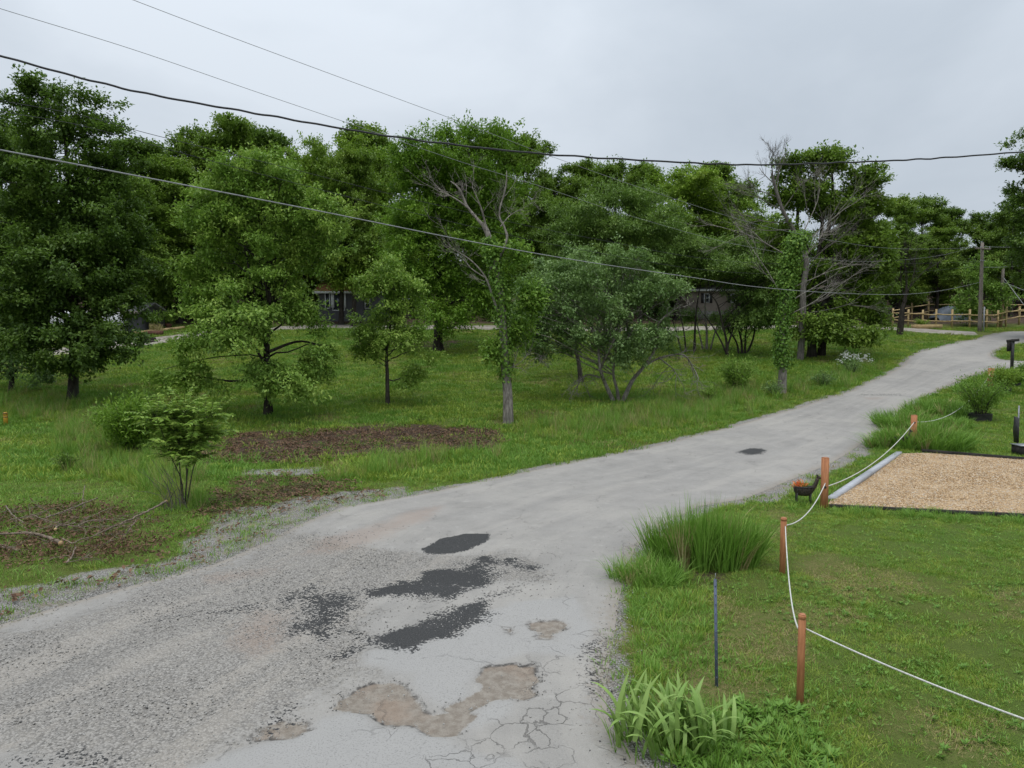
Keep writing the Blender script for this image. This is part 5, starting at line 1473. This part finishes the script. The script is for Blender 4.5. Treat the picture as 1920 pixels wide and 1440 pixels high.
t2, PB2, PT2, ps2 = pole(1875, 602, 1881, 503, 3.0, "shorter leaning pole behind the rail fence with guy wires", 'pole')
MB().tube([PB2 + [0, -.01, -.1], PB2 + [0.14, -.01, 2.6]], 3.6 * ps2, 12).build("sleeve", M['pole_tan'], t2, True)
for k, (px, py) in enumerate(((1935, 592), (1960, 560))):
    g = G(px, 605, 66); 
    mb = MB(); mb.tube([PT2 - [0, 0, .8 + .5 * k], At(px, py, 64)], .03, 6); mb.build("guy_wire", M['cable_grey'], t2)

def cable(label, pts, r, mat, wob=0.0, n=90, ext=0):
    pts = [np.asarray(p, float) for p in pts]
    P = smooth_path(pts, n)
    k_ = np.arange(1, 15)[:, None]
    if ext: P = np.concatenate([(P[0] + (P[0] - P[2]) / np.linalg.norm(P[0] - P[2]) * k_)[::-1], P])
    if ext == 2: P = np.concatenate([P, P[-1] + (P[-1] - P[-3]) / np.linalg.norm(P[-1] - P[-3]) * k_])
    n = len(P)
    if wob:
        s = np.arange(n)
        P[:, 2] += wob * np.sin(s * 1.15) * (.6 + .4 * np.sin(s * .31)); P[:, 0] += wob * .6 * np.cos(s * .9)
    mb = MB(); mb.tube(P, r, 6)
    o = mb.build("overhead_cable", M[mat], None, True, origin=P[0])
    tag(o, label, "cable", "overhead lines crossing the view")
def pxl(pts, d0, d1):
    xs_ = [p[0] for p in pts]; lo, hi = xs_[0], xs_[-1]
    # depth follows a straight line on plan between the two ends
    a, b_ = At(*pts[0], d0), At(*pts[-1], d1)
    out = []
    for x, y in pts:
        u = (x - 960) / FPX * (1.0)
        r = raydir(x, y); k = r[0] / r[1]
        tt = (k * a[1] - a[0]) / ((b_[0] - a[0]) - k * (b_[1] - a[1]) + 1e-9)
        out.append(At(x, y, a[1] + (b_[1] - a[1]) * tt))
    return out
cable("thick wavy black cable sagging across the whole sky", pxl([(-120, 62), (0, 104), (250, 170), (500, 216), (750, 258), (1000, 287), (1250, 303), (1420, 309), (1600, 304), (1750, 297), (1920, 284), (2040, 270)], 9.5, 15), .015, 'cable', .009, 190, 2)
def endcab(label, pts, end, r, mat, d0):
    e = end
    # straight run on plan from the near left to the far pole
    a = At(*pts[0], d0); out = [a]
    for x, y in pts[1:]:
        rr = raydir(x, y); k = rr[0] / rr[1]
        tt = (k * a[1] - a[0]) / ((e[0] - a[0]) - k * (e[1] - a[1]) + 1e-9)
        out.append(At(x, y, a[1] + (e[1] - a[1]) * tt))
    cable(label, out + [e], r, mat, 0, 140, 1)
endcab("grey service cable dipping across the trees towards the utility pole", [(-100, 262), (0, 281), (300, 338), (600, 396), (900, 456), (1100, 491), (1290, 519), (1420, 538), (1560, 549), (1690, 552), (1770, 544)], PB + (PT - PB) * .56, .011, 'cable_grey', 10)
endcab("upper thin wire leaving the top left corner of the sky", [(130, -46), (250, 0), (400, 57), (640, 146), (870, 231), (1050, 299), (1250, 368), (1450, 428), (1650, 464), (1780, 466)], INS[2], .0065, 'cable_grey', 14)
endcab("thin wire below the top corner wire, passing behind the elm", [(-60, -4), (0, 16), (250, 93), (480, 172), (680, 240), (860, 302), (1000, 345), (1200, 410), (1400, 462), (1600, 490), (1750, 481)], INS[0], .0065, 'cable_grey', 14)
endcab("faint wire crossing low in front of the dark oak", [(-60, 180), (0, 189), (150, 216), (300, 256), (560, 320), (800, 380), (1100, 445), (1400, 492), (1700, 494)], PT + [-.1, -.1, -1.7], .007, 'cable', 15)
endcab("second faint wire just under the low faint wire", [(-60, 199), (0, 209), (150, 235), (300, 276), (560, 345), (800, 405), (1100, 470), (1400, 512), (1700, 510)], PT + [-.1, -.1, -2.1], .007, 'cable', 15)
cable("pair of wires leaving the utility pole to the right", sag(INS[1], At(2050, 440, 75), .5), .014, 'cable_grey')
cable("lower wire leaving the utility pole to the right", sag(PT + [0, -.1, -2.2], At(2050, 468, 75), .5), .014, 'cable_grey')

# ---- split-rail fence of the garden enclosure
FP = [(1674, 607), (1700, 606), (1709, 602), (1726, 606), (1730, 607), (1755, 607), (1740, 598), (1786, 596), (1818, 606), (1843, 603), (1855, 604), (1870, 605), (1874, 603), (1887, 598), (1905, 600)]
tf = thing("rail_fence", G(1674, 607, 70), "pale new split-rail fence around a garden plot by the wood", "fence")
def fpt(px, d): 
    p = At(px, 600, d); return np.array([p[0], d, float(Zb(p[0], d))])
front = [fpt(a, b) for a, b in ((1674, 69.5), (1703, 69), (1730, 68.5), (1755, 68.2), (1785, 68), (1818, 67.8), (1850, 67.6), (1871, 67.5))]
back = [fpt(a, b) for a, b in ((1674, 69.5), (1709, 74), (1740, 78), (1788, 79), (1842, 79), (1887, 78.5), (1930, 78))]
side2 = [fpt(a, b) for a, b in ((1726, 73), (1730, 68.5))]
right_ = [fpt(a, b) for a, b in ((1871, 67.5), (1886, 69), (1911, 70.5), (1940, 72))]
done = []
def post_at(p, h):
    if any(np.linalg.norm(p - q) < .3 for q in done): return
    done.append(p)
    MB().box(p + [0, 0, h / 2 - .15], (.13, .13, h + .3), rng.uniform(0, .6)).build("post", M['rail'], tf)
def rails(row, h, zs):
    for a, c in zip(row[:-1], row[1:]):
        for z in zs:
            j = rng.normal(0, .03, 2)
            q0, q1 = a + [0, -.08, z + j[0]], c + [0, -.08, z + j[1]]
            MB().tube(np.linspace(q0 - (q1 - q0) * .02, q1 + (q1 - q0) * .02, 5) + np.array([[0, 0, 0], [0, 0, -.01], [0, 0, -.025], [0, 0, -.01], [0, 0, 0]]), .055, 6).build("rail", M['rail'], tf)
    for p in row: post_at(p, h + rng.uniform(-.08, .08))
rails(front, 1.75, (.62, 1.28)); rails(back, 1.9, (.8, 1.5)); rails(right_, 1.8, (.75, 1.4))
# raised bed and a covered heap inside
b = fpt(1738, 67.0); t = thing("raised_bed", b, "straw-coloured raised bed in front of the rail fence", "raised bed")
for k, (dx, dy, sx, sy) in enumerate(((0, -.45, 2.4, .06), (0, .45, 2.4, .06), (-1.17, 0, .06, .84), (1.17, 0, .06, .84))): MB().box(b + [dx, dy, .18], (sx, sy, .42)).build("board", M['rail'], t)
MB().box(b + [0, 0, .17], (2.25, .8, .36)).build("soil", M['soil'], t)
ml, mk = MB(), MB(); shrub(ml, mk, b + [-.3, 0, .35], .9, .5, 700, .14, 16); ml.build("foliage", M['leaf_yellow'], t); mk.build("stems", M['bark_mid'], t)
b = fpt(1780, 75); mb = MB()
V, Q = [], []
nu, nv = 18, 9
for i in range(nu):
    for j in range(nv):
        u, v = i / (nu - 1) * 2 - 1, j / (nv - 1) * 2 - 1
        V.append([b[0] + u * 1.7, b[1] + v * 1.2, b[2] - .05 + 1.55 * max(0, 1 - u * u * .9) ** .6 * max(0, 1 - v * v) ** .5 + .05 * math.sin(i * 2.1 + j)])
for i in range(nu - 1):
    for j in range(nv - 1): Q.append([i * nv + j, (i + 1) * nv + j, (i + 1) * nv + j + 1, i * nv + j + 1])
mb.add(np.array(V), [np.array(Q)])
M['tarp'] = plain("grey_tarp", (0.10, 0.12, 0.15), .6, (0.07, 0.085, 0.105), 2)
tag(mb.build("covered_heap", M['tarp'], None, True, origin=b), "grey tarpaulin-covered heap inside the rail fence", "heap")
# ------------------------------------------------------------------ houses and yard things glimpsed through the trees
M['roof_o'] = plain("rusty_roof", (0.40, 0.20, 0.10), .85, (0.30, 0.145, 0.07), 1.5, bmp=.3)
M['wall_g'] = plain("grey_siding", (0.10, 0.10, 0.105), .8, (0.08, 0.08, 0.085), 2)
M['wall_b'] = plain("beige_siding", (0.33, 0.28, 0.24), .8, (0.28, 0.235, 0.20), 2)
M['white'] = plain("white_trim", (0.70, 0.71, 0.72), .5, (0.60, 0.61, 0.62), 3)
M['glass'] = plain("dark_glass", (0.03, 0.035, 0.04), .08, (0.05, 0.06, 0.07), 3, spec=.6)
M['roof_g'] = plain("grey_shingle", (0.20, 0.195, 0.19), .9, (0.14, 0.135, 0.13), 3, bmp=.4)
M['brick'] = plain("red_brown", (0.16, 0.075, 0.05), .85, (0.10, 0.05, 0.035), 6)

def house(name, label, x0, x1, d, wall_top_py, ridge_py, deep, wall, roof, fascia, gable_left=False):
    """long side to the camera; x0, x1 are its ends on the photograph at distance d"""
    a, c = At(x0, 600, d), At(x1, 600, d)
    zb = float(Zb((a[0] + c[0]) / 2, d)) - .3
    ze = At(x0, wall_top_py, d)[2]; zr = At(x0, ridge_py, d + deep / 2)[2]
    t = thing(name, ((a[0] + c[0]) / 2, d + deep / 2, zb + .3), label, "house")
    X0, X1 = a[0], c[0]
    w = MB()
    V = np.array([[X0, d, zb], [X1, d, zb], [X1, d + deep, zb], [X0, d + deep, zb], [X0, d, ze], [X1, d, ze], [X1, d + deep, ze], [X0, d + deep, ze], [X0, d + deep / 2, zr - .12], [X1, d + deep / 2, zr - .12]])
    w.add(V, [np.array([[0, 1, 5, 4], [2, 3, 7, 6]]), np.array([[1, 2, 6, 9, 5], [3, 0, 4, 8, 7]])])
    wl_ = w.build("wall", M[wall], t)
    ov = .45
    for sgn in (0, 1):
        yA = d - ov if sgn == 0 else d + deep + ov; yR = d + deep / 2
        sl = (zr - ze) / (deep / 2); zA = ze - sl * ov
        r = MB(); th = .12
        V = np.array([[X0 - ov, yA, zA], [X1 + ov, yA, zA], [X1 + ov, yR, zr], [X0 - ov, yR, zr]]); V2 = V + [0, 0, th]
        r.add(np.concatenate([V, V2]), [np.array([[0, 3, 2, 1], [4, 5, 6, 7], [0, 1, 5, 4], [1, 2, 6, 5], [2, 3, 7, 6], [3, 0, 4, 7]])])
        ro = r.build("roof", M[roof], t)
        if sgn == 0:
            MB().box(((X0 + X1) / 2, yA - .03, zA + .02), (X1 - X0 + 2 * ov, .05, .22)).build("fascia", M[fascia], ro)
    return t, X0, X1, d, zb, ze, zr
def window(t, px, d, top_py, bot_py, wpx, frame='white', shutter=False, door=False):
    p, q = At(px, top_py, d), At(px, bot_py, d)
    w, h = wpx * d / FPX, p[2] - q[2]; cz = (p[2] + q[2]) / 2
    f = MB(); y = d - .04; k = .09
    for bx, bz, sx, sz in ((-w / 2, 0, k, h), (w / 2, 0, k, h), (0, h / 2, w + k, k), (0, -h / 2, w + k, k)): f.box((p[0] + bx, y, cz + bz), (sx, .08, sz))
    if not door: f.box((p[0], y, cz), (w, .05, .05))
    fo = f.build("door" if door else "window", M[frame], t)
    MB().box((p[0], d - .015, cz), (w - k, .03, h - k)).build("pane", M['glass'], fo)
    if shutter:
        for s_ in (-1, 1): MB().box((p[0] + s_ * (w / 2 + .2), d - .03, cz), (.3, .05, h + .1)).build("shutter", M['black_metal'], t)
    return fo

t, X0, X1, d, zb, ze, zr = house("cottage", "low grey house with rusty orange roof behind the young tree", 597, 712, 74, 546, 528, 7, 'wall_g', 'roof_o', 'white')
window(t, 614, 74, 549, 578, 8); window(t, 689, 74, 560, 578, 9)
fo = window(t, 635, 74, 549, 582, 22, door=True)
for px in (624, 646):
    p = At(px, 563, 74); MB().box((p[0], 73.92, p[2]), (.34, .05, 1.5)).build("curtain", M['white'], t)
p = At(605, 529, 77.6); MB().box((p[0], 77.6, p[2] + .2), (.35, .35, .8)).build("chimney", M['white'], t)
m = At(672, 585, 73); gz_ = float(Zb(m[0], 72.5))
tt = thing("yard_bench", (m[0], 72.3, gz_), "low weathered bench in front of the grey house", "bench")
MB().box((m[0], 72.3, gz_ + .45), (1.7, .45, .07)).build("seat", M['concrete'], tt)
for k in (-.65, .65): MB().box((m[0] + k, 72.3, gz_ + .2), (.1, .4, .44)).build("leg", M['brick'], tt)
t, X0, X1, d, zb, ze, zr = house("shed", "small beige outbuilding right of the grey house", 758, 786, 80, 556, 530, 5, 'wall_b', 'roof_g', 'white')
window(t, 778, 80, 560, 574, 6)
t, X0, X1, d, zb, ze, zr = house("mobile_home", "beige single-storey house with white eaves behind thin stems", 1290, 1400, 78, 543, 531, 8, 'wall_b', 'roof_g', 'white')
window(t, 1325, 78, 551, 567, 9, shutter=True); window(t, 1375, 78, 551, 567, 9, shutter=True)
MB().box(((X0 + X1) / 2, d - .03, zb + .75), (X1 - X0, .05, .8)).build("skirting", M['concrete'], t)
p = At(1408, 538, 82); MB().tube([p + [0, 0, -.6], p + [0, 0, .5]], .08, 8).build("roof_vent", M['white'], t)
t, X0, X1, d, zb, ze, zr = house("shed", "dark grey gabled shed half hidden by the dark oak", 205, 257, 63, 584, 570, 5, 'wall_g', 'roof_g', 'wall_b')
window(t, 232, 63, 596, 610, 8)
# white camper trailer beside the shed
b = At(150, 600, 59); b[2] = float(Zb(b[0], 59))
t = thing("camper_trailer", b, "white camper trailer glimpsed under the dark oak's branches", "trailer")
prof = [(-2.4, .5), (-2.5, 1.6), (-2.2, 2.35), (2.0, 2.45), (2.5, 2.0), (2.6, .9), (2.3, .5)]
mb = MB(); n = len(prof)
V = np.array([[b[0] + x, b[1] + y, b[2] + z] for y in (0, 2.1) for x, z in prof])
mb.add(V, [np.arange(n)[None, :], np.arange(n)[None, ::-1] + n, np.array([[i, i + n, (i + 1) % n + n, (i + 1) % n] for i in range(n)])]); mb.build("body", M['white'], t)
for k in (-.9, 1.1):
    MB().box(b + [k, -.02, 1.6], (.9, .05, .55)).build("window", M['glass'], t)
for y in (.02, 2.08):
    wmb = MB(); an = np.arange(16) / 16 * 6.283
    Vw = np.concatenate([np.stack([b[0] + .2 + .33 * np.cos(an), np.full(16, b[1] + y + e_), b[2] + .33 + .33 * np.sin(an)], 1) for e_ in (-.1, .1)])
    wmb.add(Vw, [np.arange(16)[None, :], np.arange(16)[None, ::-1] + 16, np.array([[i, i + 16, (i + 1) % 16 + 16, (i + 1) % 16] for i in range(16)])]); wmb.build("wheel", M['black_metal'], t)
# timber-edged bank with pots, planter box, plank
a, c = G(252, 622, 62), G(345, 604, 66)
beam("bank_edging", "long timber edging along the raised bank left of the bright walnut", a, c, .2, .3, 'rail', nseg=4)
for i, (px, d_, lab) in enumerate(((288, 64.5, "potted shrub on the bank nearest the shed"), (316, 65.5, "taller potted shrub on the bank further from the shed"))):
    q = At(px, 605, d_); b = np.array([q[0], d_, float(Zb(q[0], d_))])
    t = thing("potted_shrub", b, lab, "plant", "potted shrubs on the bank")
    MB().lathe(b, [(.2, -.05), (.3, .5), (.33, .55), (.27, .52)], 14).build("pot", M['brick'], t, True)
    ml, mk = MB(), MB(); shrub(ml, mk, b + [0, 0, .5], 1.0, 1.3 + .3 * i, 900, .2, 18); mk.build("stems", M['bark_mid'], t); ml.build("foliage", M['leaf_bright'], t)
b = G(292, 627, 62); t = thing("fire_bowl", b, "dark low brick planter box on the grassy bank", "planter")
MB().box(b + [0, 0, .15], (1.1, .6, .4)).build("box", M['brick'], t); ml = MB(); n = 160
ml.leaves(b + np.stack([rng.uniform(-.5, .5, n), rng.uniform(-.25, .25, n), rng.uniform(.3, .5, n)], 1), rv(n) * .5 + [0, 0, 1], rv(n), rng.uniform(.2, .7, n), .05, np.clip(rng.normal(.6, .2, n), 0, 1)); ml.build("dry_plants", M['grass_dry'], t)
b = G(250, 649, 58); t = thing("plank_bench", b, "low white plank resting on blocks left of the far drive", "bench")
MB().box(b + [0, 0, .35], (1.5, .35, .09)).build("plank", M['white'], t)
for k in (-.6, .6): MB().box(b + [k, 0, .13], (.25, .3, .35)).build("block", M['dark_timber'], t)
b = G(277, 643, 59); t = thing("log_pile", b, "small heap of cut logs beside the far drive", "log pile")
for k, (dx, dz) in enumerate(((-.5, .12), (-.2, .12), (.1, .12), (.4, .12), (-.35, .34), (-.05, .34), (.25, .34))):
    MB().tube([b + [dx - .2, -.35, dz], b + [dx + .1, .5, dz]], .125, 9).build("log", M['bark_mid'], t, True)

# ------------------------------------------------------------------ shrubs, clumps, brushwood
def bush(name, label, px, py, wpx, hpx, n, leaf, mat, stems_=20, cat="shrub", petal=None, tint=.5, wl=None):
    b = G(px, py); s = b[1] / FPX
    t = thing(name, b, label, cat)
    ml, mk = MB(), MB(); shrub(ml, mk, b, wpx * s / 2, hpx * s, n, leaf, stems_, tint=tint)
    mk.build("stems", M['bark_mid'], t); ml.build("foliage", M[mat], t)
    if petal:
        m = MB(); C = b + np.stack([rng.normal(0, wpx * s * .26, 260), rng.normal(0, .3, 260), hpx * s * rng.uniform(.55, 1.0, 260)], 1)
        k = rng.integers(0, 14, 260); cc = b + np.stack([rng.normal(0, wpx * s * .26, 14), rng.normal(0, .3, 14), hpx * s * rng.uniform(.6, 1, 14)], 1)
        C = cc[k] + rng.normal(0, .09, (260, 3))
        m.leaves(C, rv(260), rv(260) + [0, -.6, .8], .09, .06, np.clip(rng.normal(.5, .25, 260), 0, 1)); m.build("blossom", M[petal], t)
    return t
bush("round_shrub", "bright rounded shrub standing in the ditch grass before the vine column", 1381, 735, 74, 72, 3600, .14, 'leaf_bright', 44, tint=.45)
bush("flowering_shrub", "small shrub with white blossom near the lane's bend", 1598, 700, 62, 36, 900, .12, 'leaf_scrub', 22, petal='petal_w')
bush("leafy_bush", "dense dark green bush behind the pale sapling on the left", 245, 848, 150, 112, 9000, .135, 'leaf_elm', 60, tint=.55)
bush("small_shrub", "little dark shrub low in the weeds left of the dense bush", 128, 882, 50, 36, 700, .09, 'leaf_dark', 18)
bush("small_shrub", "small light shrub in the grass left of the round shrub", 1330, 752, 44, 32, 600, .12, 'leaf_bright', 16)
bush("small_shrub", "tiny leafy seedling on the lawn edge above the bare soil", 790, 793, 26, 16, 120, .11, 'leaf_bright', 7)
bush("small_shrub", "shrub by the lane's foot of the vine column", 1452, 742, 50, 30, 600, .12, 'leaf_scrub', 16)
bush("small_shrub", "grey-green shrub between the vine column and the white-blossomed shrub", 1545, 725, 52, 34, 700, .12, 'leaf_scrub', 18)

# pale sapling with compound leaves on slender stems
b = G(345, 950); s = b[1] / FPX; d = b[1]
t = thing("sapling", b, "pale green sapling with feather-like compound leaves on thin bare stems", "sapling")
mk, ml = MB(), MB()
for a in ([(342, 950), (338, 890), (335, 840), (330, 790), (325, 775)], [(347, 950), (352, 880), (360, 830), (375, 790), (395, 782)], [(344, 950), (340, 900), (318, 850), (300, 800), (290, 780)], [(346, 950), (350, 890), (346, 840), (350, 790), (345, 765)], [(350, 950), (362, 880), (380, 830), (405, 810)]):
    P = smooth_path([W(q[0], q[1], d + rng.normal(0, .15) * (i > 0)) for i, q in enumerate(a)], 20); P[0, 2] = float(Zb(P[0, 0], P[0, 1])) - .1
    mk.tube(P, np.linspace(.016, .005, 20), 5, False)
    for q in range(56):                                    # fronds: a rachis with paired leaflets
        i = rng.integers(8, 20); p0 = P[i]
        dr = np.array([rng.normal(0, 1), rng.normal(0, .8), rng.uniform(-.2, 1.1)]); dr /= np.linalg.norm(dr)
        Lr = rng.uniform(.3, .7); F = bez(p0, p0 + dr * Lr * .6 + [0, 0, .06], p0 + dr * Lr - [0, 0, .04], 9)
        mk.tube(F, .004, 3, False)
        for w_ in range(1, 9):
            sd = np.cross(dr, [0, 0, 1]); sd /= np.linalg.norm(sd) + 1e-9
            for sg in (-1, 1):
                ml.leaves(F[w_][None], (sd * sg + dr * .5 - [0, 0, .25])[None], np.array([[0, 0, 1.]]) + rng.normal(0, .4, (1, 3)), rng.uniform(.11, .19), .065, np.clip(rng.normal(.62, .2), 0, 1))
mk.build("stems", M['bark_mid'], t); ml.build("foliage", M['leaf_bright'], t)
# twiggy dead stalks at its foot
b = G(330, 955); t = thing("dead_stalks", b, "pale leaning dead stalks at the foot of the sapling", "plant")
mb = MB()
for k in range(16): mb.tube(bez(b + [rng.normal(0, .15), rng.normal(0, .1), -.05], b + [rng.normal(0, .2), 0, .4], b + [rng.normal(-.2, .4), rng.normal(0, .3), rng.uniform(.5, 1.3)], 6), np.linspace(.009, .003, 6), 4, False)
mb.build("stalks", M['bark_dead'], t)

# ---- tall-grass clumps on the right
def grass_clump(name, label, px, py, rx, ry, n, h0, h1, w, lean, mat='grass_lush', dry=.08, seed_heads=0):
    b = G(px, py)
    t = thing(name, b, label, "grass clump")
    for m_, cnt, v in ((mat, int(n * (1 - dry)), .5), ('grass_dry', int(n * dry), .5)):
        mb = MB()
        for k in range(max(1, cnt // 24)):
            q = MB(); blades(q, 24, .10, h0 * rng.uniform(.7, 1), h1 * rng.uniform(.8, 1), w, lean * rng.choice([.6, 1, 1, 2.2]), .5, v, .26, 5, .5)
            an, rr = rng.uniform(0, 6.28), math.sqrt(rng.random())
            ox, oy = rx * rr * math.cos(an), ry * rr * math.sin(an)
            sc = (1 - .35 * rr)
            V = q.V[0] * [1, 1, sc]; V[:, 0] += ox * (1 + .25 * V[:, 2]); V[:, 1] += oy
            zz = float(Zb(b[0] + ox, b[1] + oy))
            mb.add(V + [b[0], b[1], zz], [np.concatenate(f) for f in q.F.values()], q.A[0])
        o = mb.build("blades" if m_ == mat else "dry_blades", M[m_], t); o["kind"] = "stuff"
    return t
grass_clump("tall_grass_clump", "big fountain of tall grass at the lane edge left of the slim post", 1320, 1058, .95, .45, 2600, .85, 1.65, .02, .24)
grass_clump("tall_grass_clump", "lower feathery grass spilling onto the lane left of the big clump", 1215, 1085, .6, .5, 1200, .3, .7, .012, .5)
grass_clump("tall_grass_clump", "dark tall grass massed behind the far corner post", 1735, 838, 1.5, .9, 2600, .7, 1.45, .026, .45)
grass_clump("tall_grass_clump", "tall grass tuft at the lane edge by the yellow-flowered planter", 1660, 838, .7, .7, 700, .4, .95, .02, .5)
grass_clump("tall_grass_clump", "grass clump in front of the wide ring planter", 1790, 800, .9, .8, 800, .35, .8, .02, .7)
grass_clump("tall_grass_clump", "grass clump at the lane edge beside the farthest rope post", 1835, 738, 1.2, .9, 700, .4, .9, .025, .6)

grass_clump("tall_grass_clump", "tall grass along the lane beyond the yellow-flowered planter", 1700, 800, 1.3, 1.2, 2000, .55, 1.2, .026, .5)
grass_clump("tall_grass_clump", "tall grass between the lane and the wide ring planter", 1760, 775, 1.5, 1.3, 2000, .5, 1.15, .028, .5)
# ---- broad-bladed clump in the foreground: every blade its own piece
b = G(1258, 1395); t = thing("broad_grass_clump", b, "foreground clump of broad arching grass blades at the road's corner", "grass clump")
BL = []
for k in range(6):
    mb = MB(); L = 1.0; n = 8
    bend = [.5, .9, 1.3, .7, 1.1, .3][k]
    u = np.linspace(0, 1, n)
    cx, cz = np.zeros(n), np.zeros(n); ang = R(12)
    for i in range(1, n):
        ang = R(12) + bend * R(75) * u[i] ** 1.7
        cx[i] = cx[i - 1] + math.sin(ang) / n; cz[i] = cz[i - 1] + math.cos(ang) / n
    w = .030 * np.sin(np.pi * (.12 + .88 * u) ** .8) ** .7 * (1 - .1 * u); w[-1] = .001
    V = np.concatenate([np.stack([cx, -w, cz + w * .35], 1), np.stack([cx, 0 * w, cz], 1), np.stack([cx, w, cz + w * .35], 1)])
    i = np.arange(n - 1)
    mb.add(V, [np.concatenate([np.stack([i, i + n, i + n + 1, i + 1], 1), np.stack([i + n, i + 2 * n, i + 2 * n + 1, i + n + 1], 1)])], .45 + .1 * k)
    me = mb.mesh("blade", True); me.materials.append(M['grass_broad']); BL.append(me)
for k in range(130):
    o = bpy.data.objects.new("blade", BL[k % 6]); COL.objects.link(o); o.parent = t
    an, rr = rng.uniform(0, 6.28), math.sqrt(rng.random())
    o.location = (.62 * rr * math.cos(an), .36 * rr * math.sin(an), -.02 + (.18 * rng.random() if k % 3 else 0))
    o.rotation_euler = (rng.normal(0, .12), rng.normal(0, .12), rng.uniform(0, 6.28))
    s_ = rng.uniform(.36, .72); o.scale = (s_, s_ * 1.5, s_)
mb = MB(); blades(mb, 260, .62, .12, .4, .012, .7, .5, .35, .2, 3, .5)
o = link("undergrowth", mb.mesh("undergrowth"), M['grass_lush']); o.parent = t; o["kind"] = "stuff"

# ---- brushwood pile on the left
b = G(140, 1030); t = thing("brush_pile", b, "pile of cut branches with withered brown leaves on the left verge", "brush pile")
M['bark_branch'] = barkmat("bark_branch", (0.27, 0.215, 0.165), (0.13, 0.10, 0.078), 14)
M['wood_cut'] = plain("cut_wood", (0.55, 0.38, 0.20), .8, (0.46, 0.31, 0.16), 10)
BR = [([(-60, 1018), (0, 1012), (55, 1010), (90, 1018), (115, 1030)], 2.2, 6.2, .05), ([(105, 1022), (110, 1010), (125, 1002), (145, 992)], 3.4, 1.6, .22), ([(118, 1030), (138, 1038), (150, 1030), (165, 1025), (200, 1016), (222, 1022)], 2.0, 1.0, .12),
      ([(142, 1036), (135, 1058), (126, 1072)], 1.9, 2.6, .1), ([(312, 965), (280, 980), (240, 996), (200, 1010), (165, 1024)], 3.4, 1.2, .22), ([(262, 986), (248, 1002), (240, 1010)], 1.6, 1.2, .12), ([(145, 1012), (165, 998), (190, 991), (235, 985)], 2.2, 1.2, .18),
      ([(183, 942), (150, 963), (115, 985), (88, 1003)], 1.8, 2.2, .3), ([(12, 972), (25, 985), (45, 992)], 2.2, 1.6, .2), ([(205, 973), (170, 985), (150, 992)], 1.3, .8, .15), ([(-10, 1035), (10, 1042), (30, 1040)], 1.8, 1.2, .08), ([(160, 932), (156, 950), (155, 962)], 1.4, 1.0, .2),
      ([(60, 990), (100, 1000), (150, 1005), (210, 1000)], 1.5, .8, .2), ([(20, 1000), (60, 985), (95, 965)], 1.6, .8, .2)]
for pts, r0, r1, lift in BR:
    P = np.array([G(*q) for q in pts]); P[:, 2] += np.linspace(.05, lift, len(P)) if r0 < r1 else np.linspace(lift, .05, len(P)) + .03
    P[:, 2] += .06; P = smooth_path(P, 6 * len(P)); s = P[0, 1] / FPX
    mb = MB(); mb.tube(P + rng.normal(0, .006, P.shape), np.linspace(r0 * s, r1 * s, len(P)) * .62, 7)
    for q in range(5):
        k = rng.integers(len(P) // 4, len(P) - 1); dr = P[k] - P[k - 1]; dr /= np.linalg.norm(dr) + 1e-9
        if r1 > r0: dr = -dr
        twigs(mb, P[k], dr + rng.normal(0, .5, 3) * [1, 1, .3], rng.uniform(.25, .7), .007, 1, .45, 3, .15, .0)
    o = mb.build("branch", M['bark_branch'], t, True)
    if max(r0, r1) > 3:
        e_, f_ = (P[-1], P[-2]) if r1 > r0 else (P[0], P[1])
        ax = (e_ - f_) / np.linalg.norm(e_ - f_)
        MB().tube([e_ - ax * .01, e_ + ax * .012], max(r0, r1) * s * .79, 9).build("cut_end", M['wood_cut'], o)
ml = MB()
q = poly_px(BRUSH); n = 4200
cl = np.array([G(x, y) for x, y in ((20, 985), (90, 955), (130, 985), (180, 962), (210, 970), (60, 1020), (30, 1045), (100, 1045), (190, 1035), (225, 1030), (250, 1015), (215, 1040), (270, 985), (0, 965), (150, 1000))])
k = rng.integers(0, len(cl), n)
C = cl[k] + np.stack([rng.normal(0, .42, n), rng.normal(0, .3, n), np.abs(rng.normal(.03, .10, n))], 1)
ml.leaves(C, rv(n) + [0, 0, .2], rv(n) + [0, 0, .6], rng.uniform(.04, .10, n), rng.uniform(.015, .035, n), np.clip(rng.normal(.42, .25, n), 0, 1))
o = ml.build("withered_leaves", M['leaf_dead'], t); o["kind"] = "stuff"
